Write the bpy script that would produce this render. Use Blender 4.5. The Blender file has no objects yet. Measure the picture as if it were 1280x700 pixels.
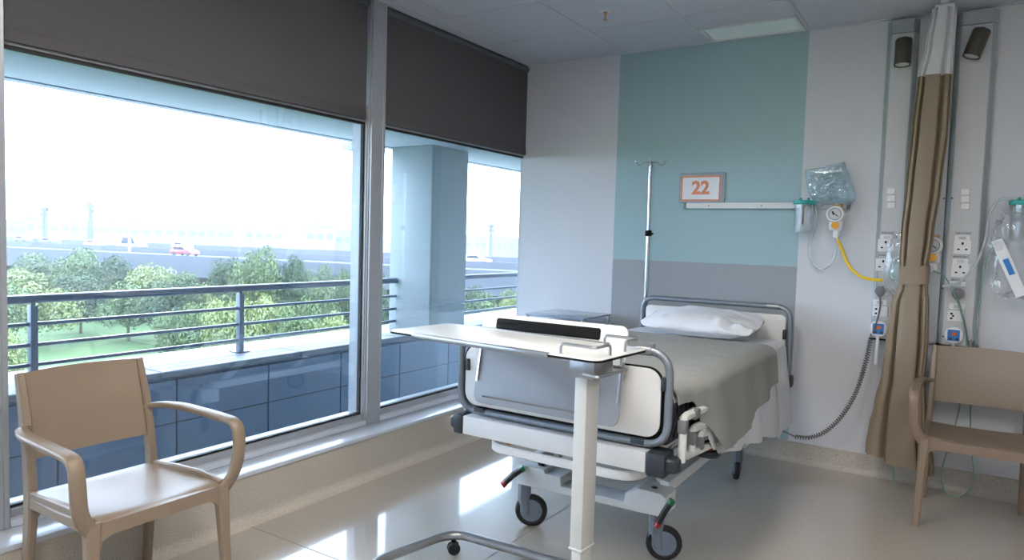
import bpy, bmesh, math, random
from mathutils import Vector, Matrix, noise

S = bpy.context.scene
COL = S.collection
PI = math.pi

# ------------------------------------------------------------------ camera
W, H, F = 1280, 700, 877.21
CAM = Vector((0.0, 0.0, 1.35))
# rows = world axes expressed in camera space (x right, y up, -z forward)
RM = Matrix(((0.84084279, -0.0558516, 0.53839019),
             (0.54050766, 0.03354214, -0.8406702),
             (0.02889402, 0.9978755, 0.05839189)))
cd = bpy.data.cameras.new('camera')
cd.sensor_fit = 'HORIZONTAL'; cd.sensor_width = 36.0
cd.lens = F / W * 36.0
cd.clip_start = 0.05; cd.clip_end = 2000
cam = bpy.data.objects.new('camera', cd); COL.objects.link(cam)
cam.matrix_world = Matrix.Translation(CAM) @ RM.to_4x4()
S.camera = cam


def on(px, py, axis, val):
    """point where the sight line of a photo pixel meets the plane axis=val"""
    d = RM @ Vector((px - 640, 350 - py, -F))
    t = (val - CAM[axis]) / d[axis]
    return CAM + d * t


# ------------------------------------------------------------------ world, sun, exposure
wd = bpy.data.worlds.new('overcast_sky'); S.world = wd; wd.use_nodes = True
nt = wd.node_tree; nt.nodes.clear()
wo = nt.nodes.new('ShaderNodeOutputWorld'); bg = nt.nodes.new('ShaderNodeBackground')
bg.inputs['Color'].default_value = (0.79, 0.88, 1.0, 1); bg.inputs['Strength'].default_value = 9.0
nt.links.new(bg.outputs[0], wo.inputs[0])
sd = bpy.data.lights.new('sun', 'SUN'); sd.energy = 3.5; sd.color = (1.0, 0.93, 0.8); sd.angle = math.radians(3)
sun = bpy.data.objects.new('sun', sd); COL.objects.link(sun)
sun.rotation_euler = Vector((0.62, -0.45, -0.64)).to_track_quat('-Z', 'Y').to_euler()
S.view_settings.view_transform = 'Standard'; S.view_settings.look = 'None'
S.view_settings.gamma = 1.0; S.view_settings.use_curve_mapping = False
S.view_settings.exposure = 0.5
cy = S.cycles
cy.use_denoising = True
cy.max_bounces = 14; cy.diffuse_bounces = 7; cy.glossy_bounces = 5
cy.transparent_max_bounces = 24; cy.transmission_bounces = 6
cy.sample_clamp_indirect = 12.0
cy.caustics_reflective = False; cy.caustics_refractive = False

# ------------------------------------------------------------------ materials
M = {}


def srgb(r, g, b):
    f = lambda c: (c / 255 / 12.92) if c / 255 <= 0.04045 else ((c / 255 + 0.055) / 1.055) ** 2.4
    return (f(r), f(g), f(b), 1)


def mat(name, rgb, rough=0.5, metal=0.0, var=0.06, scale=20, bump=0.0, coat=0.0, coat_rough=0.1, bscale=None, spec=0.5, emit=None):
    m = bpy.data.materials.new(name); m.use_nodes = True
    n = m.node_tree.nodes; l = m.node_tree.links
    b = n['Principled BSDF']
    c = srgb(*rgb)
    tc = n.new('ShaderNodeTexCoord'); nz = n.new('ShaderNodeTexNoise')
    nz.inputs['Scale'].default_value = scale; nz.inputs['Detail'].default_value = 4
    l.new(tc.outputs['Object'], nz.inputs['Vector'])
    mx = n.new('ShaderNodeMix'); mx.data_type = 'RGBA'
    mx.inputs['A'].default_value = tuple(x * (1 - var) for x in c[:3]) + (1,)
    mx.inputs['B'].default_value = tuple(min(1, x * (1 + var)) for x in c[:3]) + (1,)
    l.new(nz.outputs['Fac'], mx.inputs['Factor']); l.new(mx.outputs['Result'], b.inputs['Base Color'])
    b.inputs['Roughness'].default_value = rough; b.inputs['Metallic'].default_value = metal
    b.inputs['Specular IOR Level'].default_value = spec
    b.inputs['Coat Weight'].default_value = coat; b.inputs['Coat Roughness'].default_value = coat_rough
    if bump:
        bn = n.new('ShaderNodeBump'); bn.inputs['Strength'].default_value = bump; bn.inputs['Distance'].default_value = 0.004
        if bscale:
            nb = n.new('ShaderNodeTexNoise'); nb.inputs['Scale'].default_value = bscale; nb.inputs['Detail'].default_value = 3
            l.new(tc.outputs['Object'], nb.inputs['Vector']); l.new(nb.outputs['Fac'], bn.inputs['Height'])
        else:
            l.new(nz.outputs['Fac'], bn.inputs['Height'])
        l.new(bn.outputs[0], b.inputs['Normal'])
    if emit:
        b.inputs['Emission Color'].default_value = c; b.inputs['Emission Strength'].default_value = emit
    M[name] = m
    return m


def clear(name, tint, refl=1.0, rough=0.02, milk=0.0, milk_rgb=(220, 230, 235)):
    """clear sheet: transparent + Schlick reflection, optional cloudy share"""
    m = bpy.data.materials.new(name); m.use_nodes = True
    n = m.node_tree.nodes; l = m.node_tree.links; n.clear()
    o = n.new('ShaderNodeOutputMaterial')
    tr = n.new('ShaderNodeBsdfTransparent'); tr.inputs[0].default_value = (*tint, 1)
    gl = n.new('ShaderNodeBsdfGlossy'); gl.inputs['Roughness'].default_value = rough
    lw = n.new('ShaderNodeLayerWeight'); lw.inputs['Blend'].default_value = 0.5
    pw = n.new('ShaderNodeMath'); pw.operation = 'POWER'; pw.inputs[1].default_value = 5
    l.new(lw.outputs['Facing'], pw.inputs[0])
    ma = n.new('ShaderNodeMath'); ma.operation = 'MULTIPLY_ADD'; ma.inputs[1].default_value = 0.9 * refl; ma.inputs[2].default_value = 0.045 * refl
    ma.use_clamp = True
    l.new(pw.outputs[0], ma.inputs[0])
    mx = n.new('ShaderNodeMixShader'); l.new(ma.outputs[0], mx.inputs[0]); l.new(tr.outputs[0], mx.inputs[1]); l.new(gl.outputs[0], mx.inputs[2])
    last = mx
    if milk:
        df = n.new('ShaderNodeBsdfDiffuse'); df.inputs[0].default_value = srgb(*milk_rgb)
        tl = n.new('ShaderNodeBsdfTranslucent'); tl.inputs[0].default_value = srgb(*milk_rgb)
        ad = n.new('ShaderNodeMixShader'); ad.inputs[0].default_value = 0.4; l.new(df.outputs[0], ad.inputs[1]); l.new(tl.outputs[0], ad.inputs[2])
        m2 = n.new('ShaderNodeMixShader'); m2.inputs[0].default_value = milk
        l.new(mx.outputs[0], m2.inputs[1]); l.new(ad.outputs[0], m2.inputs[2]); last = m2
    l.new(last.outputs[0], o.inputs[0])
    M[name] = m
    return m


def speckle(name, rgb, dark, rough, coat=0.0, coat_rough=0.1, scale=260, spec=0.5):
    """vinyl with fine flecks"""
    m = mat(name, rgb, rough, var=0.05, scale=3, coat=coat, coat_rough=coat_rough, spec=spec)
    n = m.node_tree.nodes; l = m.node_tree.links; b = n['Principled BSDF']
    old = b.inputs['Base Color'].links[0].from_socket
    tc = n.new('ShaderNodeTexCoord'); nz = n.new('ShaderNodeTexNoise'); nz.inputs['Scale'].default_value = scale; nz.inputs['Detail'].default_value = 2
    l.new(tc.outputs['Object'], nz.inputs['Vector'])
    rp = n.new('ShaderNodeValToRGB'); rp.color_ramp.elements[0].position = 0.36; rp.color_ramp.elements[1].position = 0.5
    l.new(nz.outputs['Fac'], rp.inputs[0])
    mx = n.new('ShaderNodeMix'); mx.data_type = 'RGBA'; mx.inputs['A'].default_value = srgb(*dark)
    l.new(rp.outputs['Color'], mx.inputs['Factor']); l.new(old, mx.inputs['B']); l.new(mx.outputs['Result'], b.inputs['Base Color'])
    # gentle waviness of the laid sheet
    n2 = n.new('ShaderNodeTexNoise'); n2.inputs['Scale'].default_value = 5; l.new(tc.outputs['Object'], n2.inputs['Vector'])
    bn = n.new('ShaderNodeBump'); bn.inputs['Strength'].default_value = 0.03; bn.inputs['Distance'].default_value = 0.006
    l.new(n2.outputs['Fac'], bn.inputs['Height']); l.new(bn.outputs[0], b.inputs['Normal']); l.new(bn.outputs[0], b.inputs['Coat Normal'])
    return m


speckle('vinyl_floor', (182, 174, 163), (150, 142, 132), 0.30, coat=1.0, coat_rough=0.06)
speckle('vinyl_cove', (192, 184, 172), (158, 150, 140), 0.5)
mat('wall_white', (205, 207, 212), 0.65, var=0.015, scale=4, bump=0.03, bscale=300)
mat('ceiling_white', (196, 200, 208), 0.8, var=0.03, scale=60, bump=0.06, bscale=250)
mat('alu', (168, 172, 178), 0.38, metal=0.35, var=0.03)
mat('gasket', (14, 14, 16), 0.6)
mat('sill_white', (196, 202, 212), 0.3, var=0.02, coat=0.5, coat_rough=0.15)
mat('blind', (86, 84, 86), 0.8, var=0.05, scale=90, bump=0.1, bscale=600)
mat('blind_bar', (82, 84, 88), 0.5)
mat('chair_plastic', (139, 122, 105), 0.42, var=0.03, scale=8, bump=0.05, bscale=500)
mat('white_plastic', (222, 222, 220), 0.35, var=0.02)
mat('white_paint', (215, 217, 218), 0.35, var=0.02)
mat('laminate', (232, 232, 228), 0.28, var=0.015, coat=0.3)
mat('cream_column', (203, 203, 199), 0.4, var=0.02)
mat('bed_tube', (132, 140, 150), 0.35, metal=0.45, var=0.04)
mat('board_grey', (160, 166, 174), 0.4, var=0.03)
mat('chrome', (205, 208, 212), 0.16, metal=1.0, var=0.02)
mat('satin_steel', (165, 168, 172), 0.32, metal=0.8, var=0.03)
mat('dark_plastic', (44, 50, 58), 0.45, var=0.06)
mat('black', (9, 9, 10), 0.6, var=0.05, spec=0.2)
mat('rubber', (24, 25, 28), 0.55, var=0.08)
mat('caster_grey', (112, 120, 132), 0.4, var=0.04)
mat('wheel_grey', (112, 124, 142), 0.4, var=0.04)
mat('red', (140, 30, 38), 0.45)
mat('green', (20, 110, 70), 0.45)
mat('orange', (205, 92, 45), 0.5)
mat('yellow', (232, 196, 40), 0.45)
mat('amber', (235, 165, 35), 0.4)
mat('grip_grey', (120, 124, 128), 0.6, var=0.05)
mat('mattress', (60, 72, 92), 0.7, var=0.05)
mat('sheet', (214, 216, 220), 0.85, var=0.02, scale=12, bump=0.25, bscale=28)
mat('pillow', (222, 224, 228), 0.8, var=0.02, scale=8, bump=0.3, bscale=16)
mat('blanket', (151, 152, 147), 0.95, var=0.05, scale=14, bump=0.35, bscale=22)
mat('curtain_fabric', (146, 131, 112), 0.85, var=0.04, scale=14, bump=0.15, bscale=60)
mat('trunk', (194, 196, 198), 0.42, metal=0.0, var=0.02)
mat('trunk_edge', (164, 171, 175), 0.45, metal=0.0, var=0.02)
mat('socket_white', (228, 229, 230), 0.35, var=0.01)
mat('bronze', (98, 92, 82), 0.35, metal=0.7, var=0.05)
mat('lens', (205, 208, 205), 0.3)
mat('plug_grey', (108, 110, 114), 0.5)
mat('cord_grey', (104, 106, 110), 0.5)
mat('coil_grey', (112, 110, 108), 0.5)
mat('blue_print', (42, 118, 190), 0.4)
mat('paper', (226, 228, 232), 0.6, var=0.01)
mat('holder', (150, 162, 172), 0.2, var=0.25, scale=60)
mat('print_orange', (222, 138, 104), 0.6)
mat('teal_lid', (34, 160, 150), 0.35)
mat('dial', (205, 210, 214), 0.3)
mat('tan_plastic', (190, 150, 100), 0.4)
mat('cabinet', (196, 200, 206), 0.4, var=0.02)
mat('cabinet_top', (120, 140, 160), 0.15, var=0.03, coat=0.6)
mat('rail_steel', (88, 98, 114), 0.35, metal=0.3, var=0.04)
mat('concrete_light', (196, 200, 196), 0.8, var=0.06, scale=3, bump=0.05, bscale=60)
mat('concrete_cap', (122, 128, 136), 0.7, var=0.05, scale=2)
mat('concrete_panel', (112, 128, 148), 0.8, var=0.07, scale=3)
mat('soffit', (150, 158, 165), 0.8, var=0.05, scale=1.2)
mat('asphalt', (66, 70, 78), 0.9, var=0.05, scale=0.2)
mat('barrier', (78, 82, 92), 0.85, var=0.06, scale=0.3)
mat('grass', (62, 88, 44), 0.95, var=0.25, scale=0.15)
mat('bark', (84, 74, 62), 0.9)
mat('leaf_dark', (56, 74, 48), 0.7, var=0.30, scale=0.8)
mat('leaf_mid', (84, 100, 62), 0.7, var=0.30, scale=0.8)
mat('leaf_light', (116, 126, 76), 0.7, var=0.28, scale=0.8)
mat('far_pale', (104, 108, 118), 0.9, var=0.1, scale=0.05)
mat('far_rose', (118, 96, 94), 0.9, var=0.1, scale=0.05)
mat('far_window', (60, 70, 86), 0.4)
mat('far_steel', (50, 58, 74), 0.7)
mat('pillar_concrete', (138, 146, 150), 0.8, var=0.06, scale=3)
mat('lamp_post', (190, 192, 196), 0.6)
mat('car_red', (150, 40, 48), 0.3, coat=0.6)
mat('car_white', (205, 208, 212), 0.3, coat=0.6)
mat('car_dark', (62, 72, 90), 0.3, coat=0.6)
mat('car_glass', (34, 40, 50), 0.1)
mat('light_lens', (214, 226, 224), 0.3, var=0.01, emit=0.05)
mat('lum_lens', (255, 249, 242), 0.4, var=0.0, emit=23.0)
mat('seam', (150, 143, 134), 0.5)
clear('window_glass', (0.865, 0.935, 1.0), refl=2.0, rough=0.0)
clear('clear_plastic', (0.985, 0.99, 0.99), refl=1.6, rough=0.08, milk=0.13)
clear('bag_plastic', (0.94, 0.98, 0.99), refl=3.4, rough=0.05, milk=0.22, milk_rgb=(185, 222, 234))
clear('clear_bag', (0.985, 0.985, 0.99), refl=2.0, rough=0.15, milk=0.16)
clear('tubing', (0.97, 0.98, 0.98), refl=1.5, rough=0.1, milk=0.5)
clear('green_tubing', (0.88, 0.96, 0.92), refl=1.5, rough=0.1, milk=0.5, milk_rgb=(160, 200, 180))
clear('mesh_cloth', (0.95, 0.95, 0.95), refl=0.0, rough=0.5, milk=0.93, milk_rgb=(246, 246, 248))

# painted feature wall: teal field with a grey band
D = 4.66
TX0, TX1 = -2.125, -0.868
mw = mat('wall_painted', (205, 207, 212), 0.6, var=0.015, scale=4, bump=0.03, bscale=300)
n = mw.node_tree.nodes; l = mw.node_tree.links; b = n['Principled BSDF']
old = b.inputs['Base Color'].links[0].from_socket
geo = n.new('ShaderNodeNewGeometry'); sp = n.new('ShaderNodeSeparateXYZ'); l.new(geo.outputs['Position'], sp.inputs[0])


def between(sock, a, c):
    g = n.new('ShaderNodeMath'); g.operation = 'GREATER_THAN'; g.inputs[1].default_value = a; l.new(sock, g.inputs[0])
    h = n.new('ShaderNodeMath'); h.operation = 'LESS_THAN'; h.inputs[1].default_value = c; l.new(sock, h.inputs[0])
    k = n.new('ShaderNodeMath'); k.operation = 'MULTIPLY'; l.new(g.outputs[0], k.inputs[0]); l.new(h.outputs[0], k.inputs[1])
    return k.outputs[0]


inx = between(sp.outputs['X'], TX0, TX1); inz = between(sp.outputs['Z'], 0.56, 1.228)
m1 = n.new('ShaderNodeMix'); m1.data_type = 'RGBA'; m1.inputs['A'].default_value = srgb(156, 183, 189); m1.inputs['B'].default_value = srgb(151, 156, 160)
l.new(inz, m1.inputs['Factor'])
m2 = n.new('ShaderNodeMix'); m2.data_type = 'RGBA'; l.new(inx, m2.inputs['Factor']); l.new(old, m2.inputs['A']); l.new(m1.outputs['Result'], m2.inputs['B'])
l.new(m2.outputs['Result'], b.inputs['Base Color'])


# ------------------------------------------------------------------ geometry helpers
def V(*a): return Vector(a)


def box(bm, x0, x1, y0, y1, z0, z1, bev=0.0, seg=2):
    r = bmesh.ops.create_cube(bm, size=1)
    vs = r['verts']
    for v in vs:
        v.co = V((x0 + x1) / 2 + v.co.x * (x1 - x0), (y0 + y1) / 2 + v.co.y * (y1 - y0), (z0 + z1) / 2 + v.co.z * (z1 - z0))
    if bev:
        es = list({e for v in vs for e in v.link_edges})
        bmesh.ops.bevel(bm, geom=es, offset=bev, segments=seg, profile=0.5, affect='EDGES')
    return bm


def obox(bm, c, ux, uy, uz, hx, hy, hz, bev=0.0):
    """box oriented along three unit vectors"""
    t = bmesh.new(); box(t, -hx, hx, -hy, hy, -hz, hz, bev)
    mt = Matrix((ux, uy, uz)).transposed().to_4x4(); mt.translation = c
    t.transform(mt); join(bm, t)


def join(bm, t):
    me = bpy.data.meshes.new('tmp'); t.to_mesh(me); t.free(); bm.from_mesh(me); bpy.data.meshes.remove(me)


def fillet(pts, rad, n=6, closed=False):
    pts = [Vector(p) for p in pts]; out = []; N = len(pts)
    for i, p in enumerate(pts):
        if not closed and i in (0, N - 1):
            out.append(p); continue
        a, c = pts[i - 1], pts[(i + 1) % N]
        da, dc = (a - p), (c - p)
        if da.angle(dc) > PI - 0.02:
            out.append(p); continue
        r = min(rad, da.length * 0.49, dc.length * 0.49)
        s, e = p + da.normalized() * r, p + dc.normalized() * r
        for k in range(n + 1):
            t = k / n
            out.append(s * (1 - t) ** 2 + p * 2 * t * (1 - t) + e * t * t)
    return out


def tube(bm, pts, r, seg=10, closed=False, cap=True):
    pts = [Vector(p) for p in pts]; N = len(pts)
    rr = r if isinstance(r, (list, tuple)) else [r] * N
    def tan(i):
        if closed: return (pts[(i + 1) % N] - pts[i - 1]).normalized()
        return (pts[min(i + 1, N - 1)] - pts[max(i - 1, 0)]).normalized()
    t0 = tan(0); up = V(0, 0, 1) if abs(t0.z) < 0.9 else V(1, 0, 0)
    nrm = (up - t0 * up.dot(t0)).normalized(); rings = []
    for i in range(N):
        t = tan(i); nrm = (nrm - t * nrm.dot(t)).normalized(); bi = t.cross(nrm)
        rings.append([bm.verts.new(pts[i] + (nrm * math.cos(2 * PI * k / seg) + bi * math.sin(2 * PI * k / seg)) * rr[i]) for k in range(seg)])
    for i in range(N if closed else N - 1):
        a, c = rings[i], rings[(i + 1) % N]
        for k in range(seg):
            bm.faces.new((a[k], a[(k + 1) % seg], c[(k + 1) % seg], c[k]))
    if cap and not closed:
        bm.faces.new(list(reversed(rings[0]))); bm.faces.new(rings[-1])
    return bm


def ribbon(bm, pts, side, w, t, ch=0.25):
    """bar of chamfered rectangular section swept along pts; w measured along side"""
    pts = [Vector(p) for p in pts]; N = len(pts); rings = []
    for i in range(N):
        tg = (pts[min(i + 1, N - 1)] - pts[max(i - 1, 0)]).normalized()
        s = side[i] if isinstance(side, list) else side
        s = (s - tg * s.dot(tg)).normalized(); u = tg.cross(s)
        wi = w[i] if isinstance(w, (list, tuple)) else w; ti = t[i] if isinstance(t, (list, tuple)) else t
        c = min(wi, ti) * ch; a, b_ = wi / 2, ti / 2
        prof = [(a, -b_ + c), (a, b_ - c), (a - c, b_), (-a + c, b_), (-a, b_ - c), (-a, -b_ + c), (-a + c, -b_), (a - c, -b_)]
        rings.append([bm.verts.new(pts[i] + s * p + u * q) for p, q in prof])
    for i in range(N - 1):
        a, c = rings[i], rings[i + 1]
        for k in range(8):
            bm.faces.new((a[k], a[(k + 1) % 8], c[(k + 1) % 8], c[k]))
    bm.faces.new(list(reversed(rings[0]))); bm.faces.new(rings[-1])
    return bm


def lathe(bm, prof, seg=20, mt=None, ring=False):
    """prof: list of (radius, height) along local z"""
    t = bmesh.new(); rings = []
    for r, z in prof:
        if r < 1e-6: rings.append([t.verts.new((0, 0, z))])
        else: rings.append([t.verts.new((r * math.cos(2 * PI * k / seg), r * math.sin(2 * PI * k / seg), z)) for k in range(seg)])
    for a, c in list(zip(rings, rings[1:])) + ([(rings[-1], rings[0])] if ring else []):
        for k in range(seg):
            k2 = (k + 1) % seg
            if len(a) == 1 and len(c) == 1: continue
            if len(a) == 1: t.faces.new((a[0], c[k2], c[k]))
            elif len(c) == 1: t.faces.new((a[k], a[k2], c[0]))
            else: t.faces.new((a[k], a[k2], c[k2], c[k]))
    if len(rings[0]) > 1 and not ring: t.faces.new(list(reversed(rings[0])))
    if len(rings[-1]) > 1 and not ring: t.faces.new(rings[-1])
    if mt is not None: t.transform(mt)
    join(bm, t)
    return bm


def axis_mt(c, ax, roll=None):
    """matrix with local z along ax, origin c"""
    ax = Vector(ax).normalized(); q = V(0, 0, 1).rotation_difference(ax)
    m_ = q.to_matrix().to_4x4(); m_.translation = c
    return m_


def prism(bm, poly, h, mt=None, bev=0.0):
    """poly: 2d outline in local xy extruded along +z by h"""
    t = bmesh.new()
    vs = [t.verts.new((p[0], p[1], 0)) for p in poly]
    f = t.faces.new(vs)
    r = bmesh.ops.extrude_face_region(t, geom=[f])
    for v in [g for g in r['geom'] if isinstance(g, bmesh.types.BMVert)]: v.co.z += h
    bmesh.ops.recalc_face_normals(t, faces=t.faces)
    if bev:
        es = [e for e in t.edges if abs(e.verts[0].co.z - e.verts[1].co.z) < 1e-6]
        bmesh.ops.bevel(t, geom=es, offset=bev, segments=2, profile=0.5, affect='EDGES')
    if mt is not None: t.transform(mt)
    join(bm, t)
    return bm


def rrect(w, h, r, n=6):
    pts = []
    for cx, cy, a0 in ((w / 2 - r, h / 2 - r, 0), (-w / 2 + r, h / 2 - r, 90), (-w / 2 + r, -h / 2 + r, 180), (w / 2 - r, -h / 2 + r, 270)):
        for k in range(n + 1):
            a = math.radians(a0 + 90 * k / n); pts.append((cx + r * math.cos(a), cy + r * math.sin(a)))
    return pts


def grid(bm, nu, nv, fn, closed_u=False):
    vs = [[bm.verts.new(fn(i / (nu - (0 if closed_u else 1)), j / (nv - 1))) for i in range(nu)] for j in range(nv)]
    for j in range(nv - 1):
        for i in range(nu if closed_u else nu - 1):
            i2 = (i + 1) % nu
            bm.faces.new((vs[j][i], vs[j][i2], vs[j + 1][i2], vs[j + 1][i]))
    return vs


XZ = lambda c, s=1: Matrix(((1, 0, 0, c[0]), (0, 0, s, c[1]), (0, 1, 0, c[2]), (0, 0, 0, 1)))  # local xy -> world xz, thickness along y*s


def obj(name, bm, material, parent=None, sharp=38):
    bmesh.ops.recalc_face_normals(bm, faces=bm.faces)
    if parent is not None:
        top = parent
        while top.parent is not None: top = top.parent
        bm.transform(ROOTS[top.name].inverted())
    for f in bm.faces: f.smooth = True
    ca = math.radians(sharp)
    for e in bm.edges:
        if len(e.link_faces) != 2 or e.calc_face_angle(0) > ca: e.smooth = False
    me = bpy.data.meshes.new(name); bm.to_mesh(me); bm.free()
    o = bpy.data.objects.new(name, me); COL.objects.link(o)
    me.materials.append(M[material])
    if parent is not None: o.parent = parent
    else: ROOTS[o.name] = Matrix.Identity(4)
    return o


ROOTS = {}


def tag(o, label, cat, group=None):
    o['label'] = label; o['category'] = cat
    if group: o['group'] = group
    return o


def thing(name, label, cat, loc=(0, 0, 0), rz=0, group=None):
    o = bpy.data.objects.new(name, None); COL.objects.link(o)
    o.empty_display_size = 0.1
    o.location = loc; o.rotation_euler = (0, 0, rz)
    ROOTS[o.name] = Matrix.Translation(Vector(loc)) @ Matrix.Rotation(rz, 4, 'Z')
    tag(o, label, cat, group)
    return o


def struct(name, bm, m, label=None, cat=None):
    o = obj(name, bm, m); o['kind'] = 'structure'
    o['label'] = label or name.replace('_', ' '); o['category'] = cat or name.split('_')[0]
    return o


def dup(root, loc, rz, label, group=None):
    r = root.copy(); COL.objects.link(r); r.location = loc; r.rotation_euler = (0, 0, rz); r['label'] = label
    if group: r['group'] = group
    for ch in root.children:
        c = ch.copy(); COL.objects.link(c); c.parent = r
        for g in ch.children:
            d = g.copy(); COL.objects.link(d); d.parent = c
    return r


B = bmesh.new

# ------------------------------------------------------------------ room shell
WX = -2.90            # inner face of window wall
RX, FY, CZ = 3.3, -1.6, 2.68
UX = -2.715           # upstand face
floor = struct('floor', box(B(), UX - 0.3, RX, FY, D, -0.12, 0.0), 'vinyl_floor', 'glossy beige flecked vinyl floor of the ward', 'floor')
bm = B()
for y in (2.02,): box(bm, UX, RX, y - 0.0025, y + 0.0025, -0.0005, 0.0006)
for x in (-1.62,): box(bm, x - 0.0025, x + 0.0025, FY, D, -0.0005, 0.0006)
obj('weld_seam', bm, 'seam', floor)

struct('wall_back', box(B(), -2.935, RX + 0.1, D, D + 0.2, -0.12, 3.0), 'wall_painted', 'pale bed-head wall with teal panel and grey band', 'wall')
struct('wall_right', box(B(), RX, RX + 0.15, FY, D, -0.12, 3.0), 'wall_white', 'plain white wall right of the camera', 'wall')
struct('wall_front', box(B(), -3.2, RX + 0.15, FY - 0.15, FY, -0.12, 3.0), 'wall_white', 'plain white wall behind the camera', 'wall')

# coved vinyl skirting on the bed-head wall
def cove_profile(h, t, r):
    return [(0, 0)] + [(t + r - r * math.sin(a), r - r * math.cos(a)) for a in [0.5 * PI * k / 6 for k in range(7)]] + [(t, h), (0, h)]
prof = [(0, 0)] + [(0.008 + 0.03 - 0.03 * math.sin(0.5 * PI * k / 6), 0.03 - 0.03 * math.cos(0.5 * PI * k / 6)) for k in range(7)] + [(0.008, 0.118), (0.004, 0.122), (0, 0.122)]
mt = Matrix(((0, 0, 1, UX), (-1, 0, 0, D), (0, 1, 0, 0), (0, 0, 0, 1)))
struct('baseboard_back', prism(B(), prof, RX - UX, mt), 'vinyl_cove', 'beige coved vinyl skirting along the bed-head wall', 'baseboard')
# beige upstand below the window, coved into the floor
prof = [(-0.25, 0.0)] + [(0.05 - 0.05 * math.sin(0.5 * PI * k / 6), 0.05 - 0.05 * math.cos(0.5 * PI * k / 6)) for k in range(7)] + [(0, 0.222), (-0.25, 0.222)]
mt = Matrix(((1, 0, 0, UX), (0, 0, -1, D), (0, 1, 0, 0), (0, 0, 0, 1)))
struct('baseboard_left', prism(B(), prof, D - FY, mt), 'vinyl_cove', 'low beige vinyl upstand beneath the windows', 'baseboard')
struct('trim_1', box(B(), UX - 0.185, UX + 0.006, FY, D, 0.222, 0.243, 0.004), 'sill_white', 'pale bluish window sill on the beige upstand', 'sill')
struct('wall_left', box(B(), -3.2, UX - 0.19, FY, D, -0.12, 0.238), 'concrete_light', 'low wall strip under the windows', 'wall')

# ceiling: plenum board, tiles, tee bars
ceil = struct('ceiling', box(B(), -3.2, RX + 0.1, FY - 0.1, D + 0.1, CZ + 0.03, 3.0), 'ceiling_white', 'white suspended tile ceiling', 'ceiling')
gx = [-0.87 + 0.605 * k for k in range(-3, 8)]; gy = [4.05 - 0.605 * k for k in range(0, 10)]
xs = [WX + 0.06] + gx; xs = xs + [RX]; ys = sorted([D] + [y for y in gy if y > FY] + [FY])
tile_cache = {}
ORD_ = ['first', 'second', 'third', 'fourth', 'fifth', 'sixth', 'seventh', 'eighth']
LUM = [(3, 6), (6, 4), (3, 3), (6, 2)]
for i in range(len(xs) - 1):
    for j in range(len(ys) - 1):
        w_, h_ = xs[i + 1] - xs[i], ys[j + 1] - ys[j]
        if w_ < 0.05 or h_ < 0.05: continue
        x0, y0 = xs[i], ys[j]
        lamp_tile = abs(x0 + 1.475) < 0.02 and abs(y0 - 4.05) < 0.02
        if lamp_tile: h_ = 0.29
        if (i, j) in LUM:
            t = thing('ceiling_luminaire', 'lit square ceiling luminaire, %s one above the camera end of the room' % ORD_[LUM.index((i, j))], 'light', (x0 + w_ / 2, y0 + h_ / 2, CZ), 0, 'ceiling luminaires above the camera')
            bm = B()
            for e in ((0, w_, 0, 0.02), (0, w_, h_ - 0.02, h_), (0, 0.02, 0.02, h_ - 0.02), (w_ - 0.02, w_, 0.02, h_ - 0.02)): box(bm, x0 + e[0], x0 + e[1], y0 + e[2], y0 + e[3], CZ - 0.003, CZ + 0.028)
            obj('frame', bm, 'white_paint', t)
            obj('diffuser', box(B(), x0 + 0.02, x0 + w_ - 0.02, y0 + 0.02, y0 + h_ - 0.02, CZ + 0.004, CZ + 0.02), 'lum_lens', t)
            continue
        key = (round(w_, 3), round(h_, 3))
        if key not in tile_cache:
            t = B(); box(t, 0.006, w_ - 0.006, 0.006, h_ - 0.006, 0, 0.028, 0.003, 1)
            me = bpy.data.meshes.new('ceiling_tile'); t.to_mesh(me); t.free(); me.materials.append(M['ceiling_white']); tile_cache[key] = me
        o = bpy.data.objects.new('ceiling_tile', tile_cache[key]); COL.objects.link(o); o.parent = ceil
        o.location = (x0, y0, CZ + 0.002)
for x in gx: obj('tee_bar', box(B(), x - 0.010, x + 0.010, FY, D, CZ - 0.001, CZ + 0.028), 'ceiling_white', ceil)
for y in gy:
    if y > FY: obj('tee_bar', box(B(), WX + 0.06, RX, y - 0.010, y + 0.010, CZ - 0.001, CZ + 0.028), 'ceiling_white', ceil)
obj('edge_angle', box(B(), WX, RX, D - 0.02, D, CZ - 0.002, CZ + 0.02), 'ceiling_white', ceil)
obj('edge_angle', box(B(), WX, WX + 0.07, FY, D - 0.02, CZ - 0.002, CZ + 0.03), 'ceiling_white', ceil)
# recessed light panel by the wall
t = thing('ceiling_light', 'narrow recessed ceiling light panel above the teal wall', 'light', (-1.17, 4.5, CZ))
bm = B()
for a in ((-1.462, -0.885, 4.345, 4.365), (-1.462, -0.885, 4.62, 4.638), (-1.462, -1.44, 4.365, 4.62), (-0.905, -0.885, 4.365, 4.62)):
    box(bm, a[0], a[1], a[2], a[3], CZ - 0.004, CZ + 0.028)
obj('frame', bm, 'white_paint', t)
obj('diffuser', box(B(), -1.44, -0.905, 4.365, 4.62, CZ + 0.006, CZ + 0.02), 'light_lens', t)
# sprinkler
p = on(757, 14, 2, CZ)
t = thing('ceiling_sprinkler', 'small brass fire sprinkler with white rosette on the ceiling', 'sprinkler', (p.x, p.y, CZ))
obj('rosette', lathe(B(), [(0, -0.006), (0.03, -0.006), (0.04, -0.001), (0.04, 0.0)], 20, Matrix.Translation((p.x, p.y, CZ))), 'white_paint', t)
bm = B(); lathe(bm, [(0, -0.055), (0.012, -0.053), (0.012, -0.05), (0.004, -0.048), (0.004, -0.02), (0.011, -0.018), (0.011, -0.006)], 12, Matrix.Translation((p.x, p.y, CZ)))
obj('nozzle', bm, 'tan_plastic', t)

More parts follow.
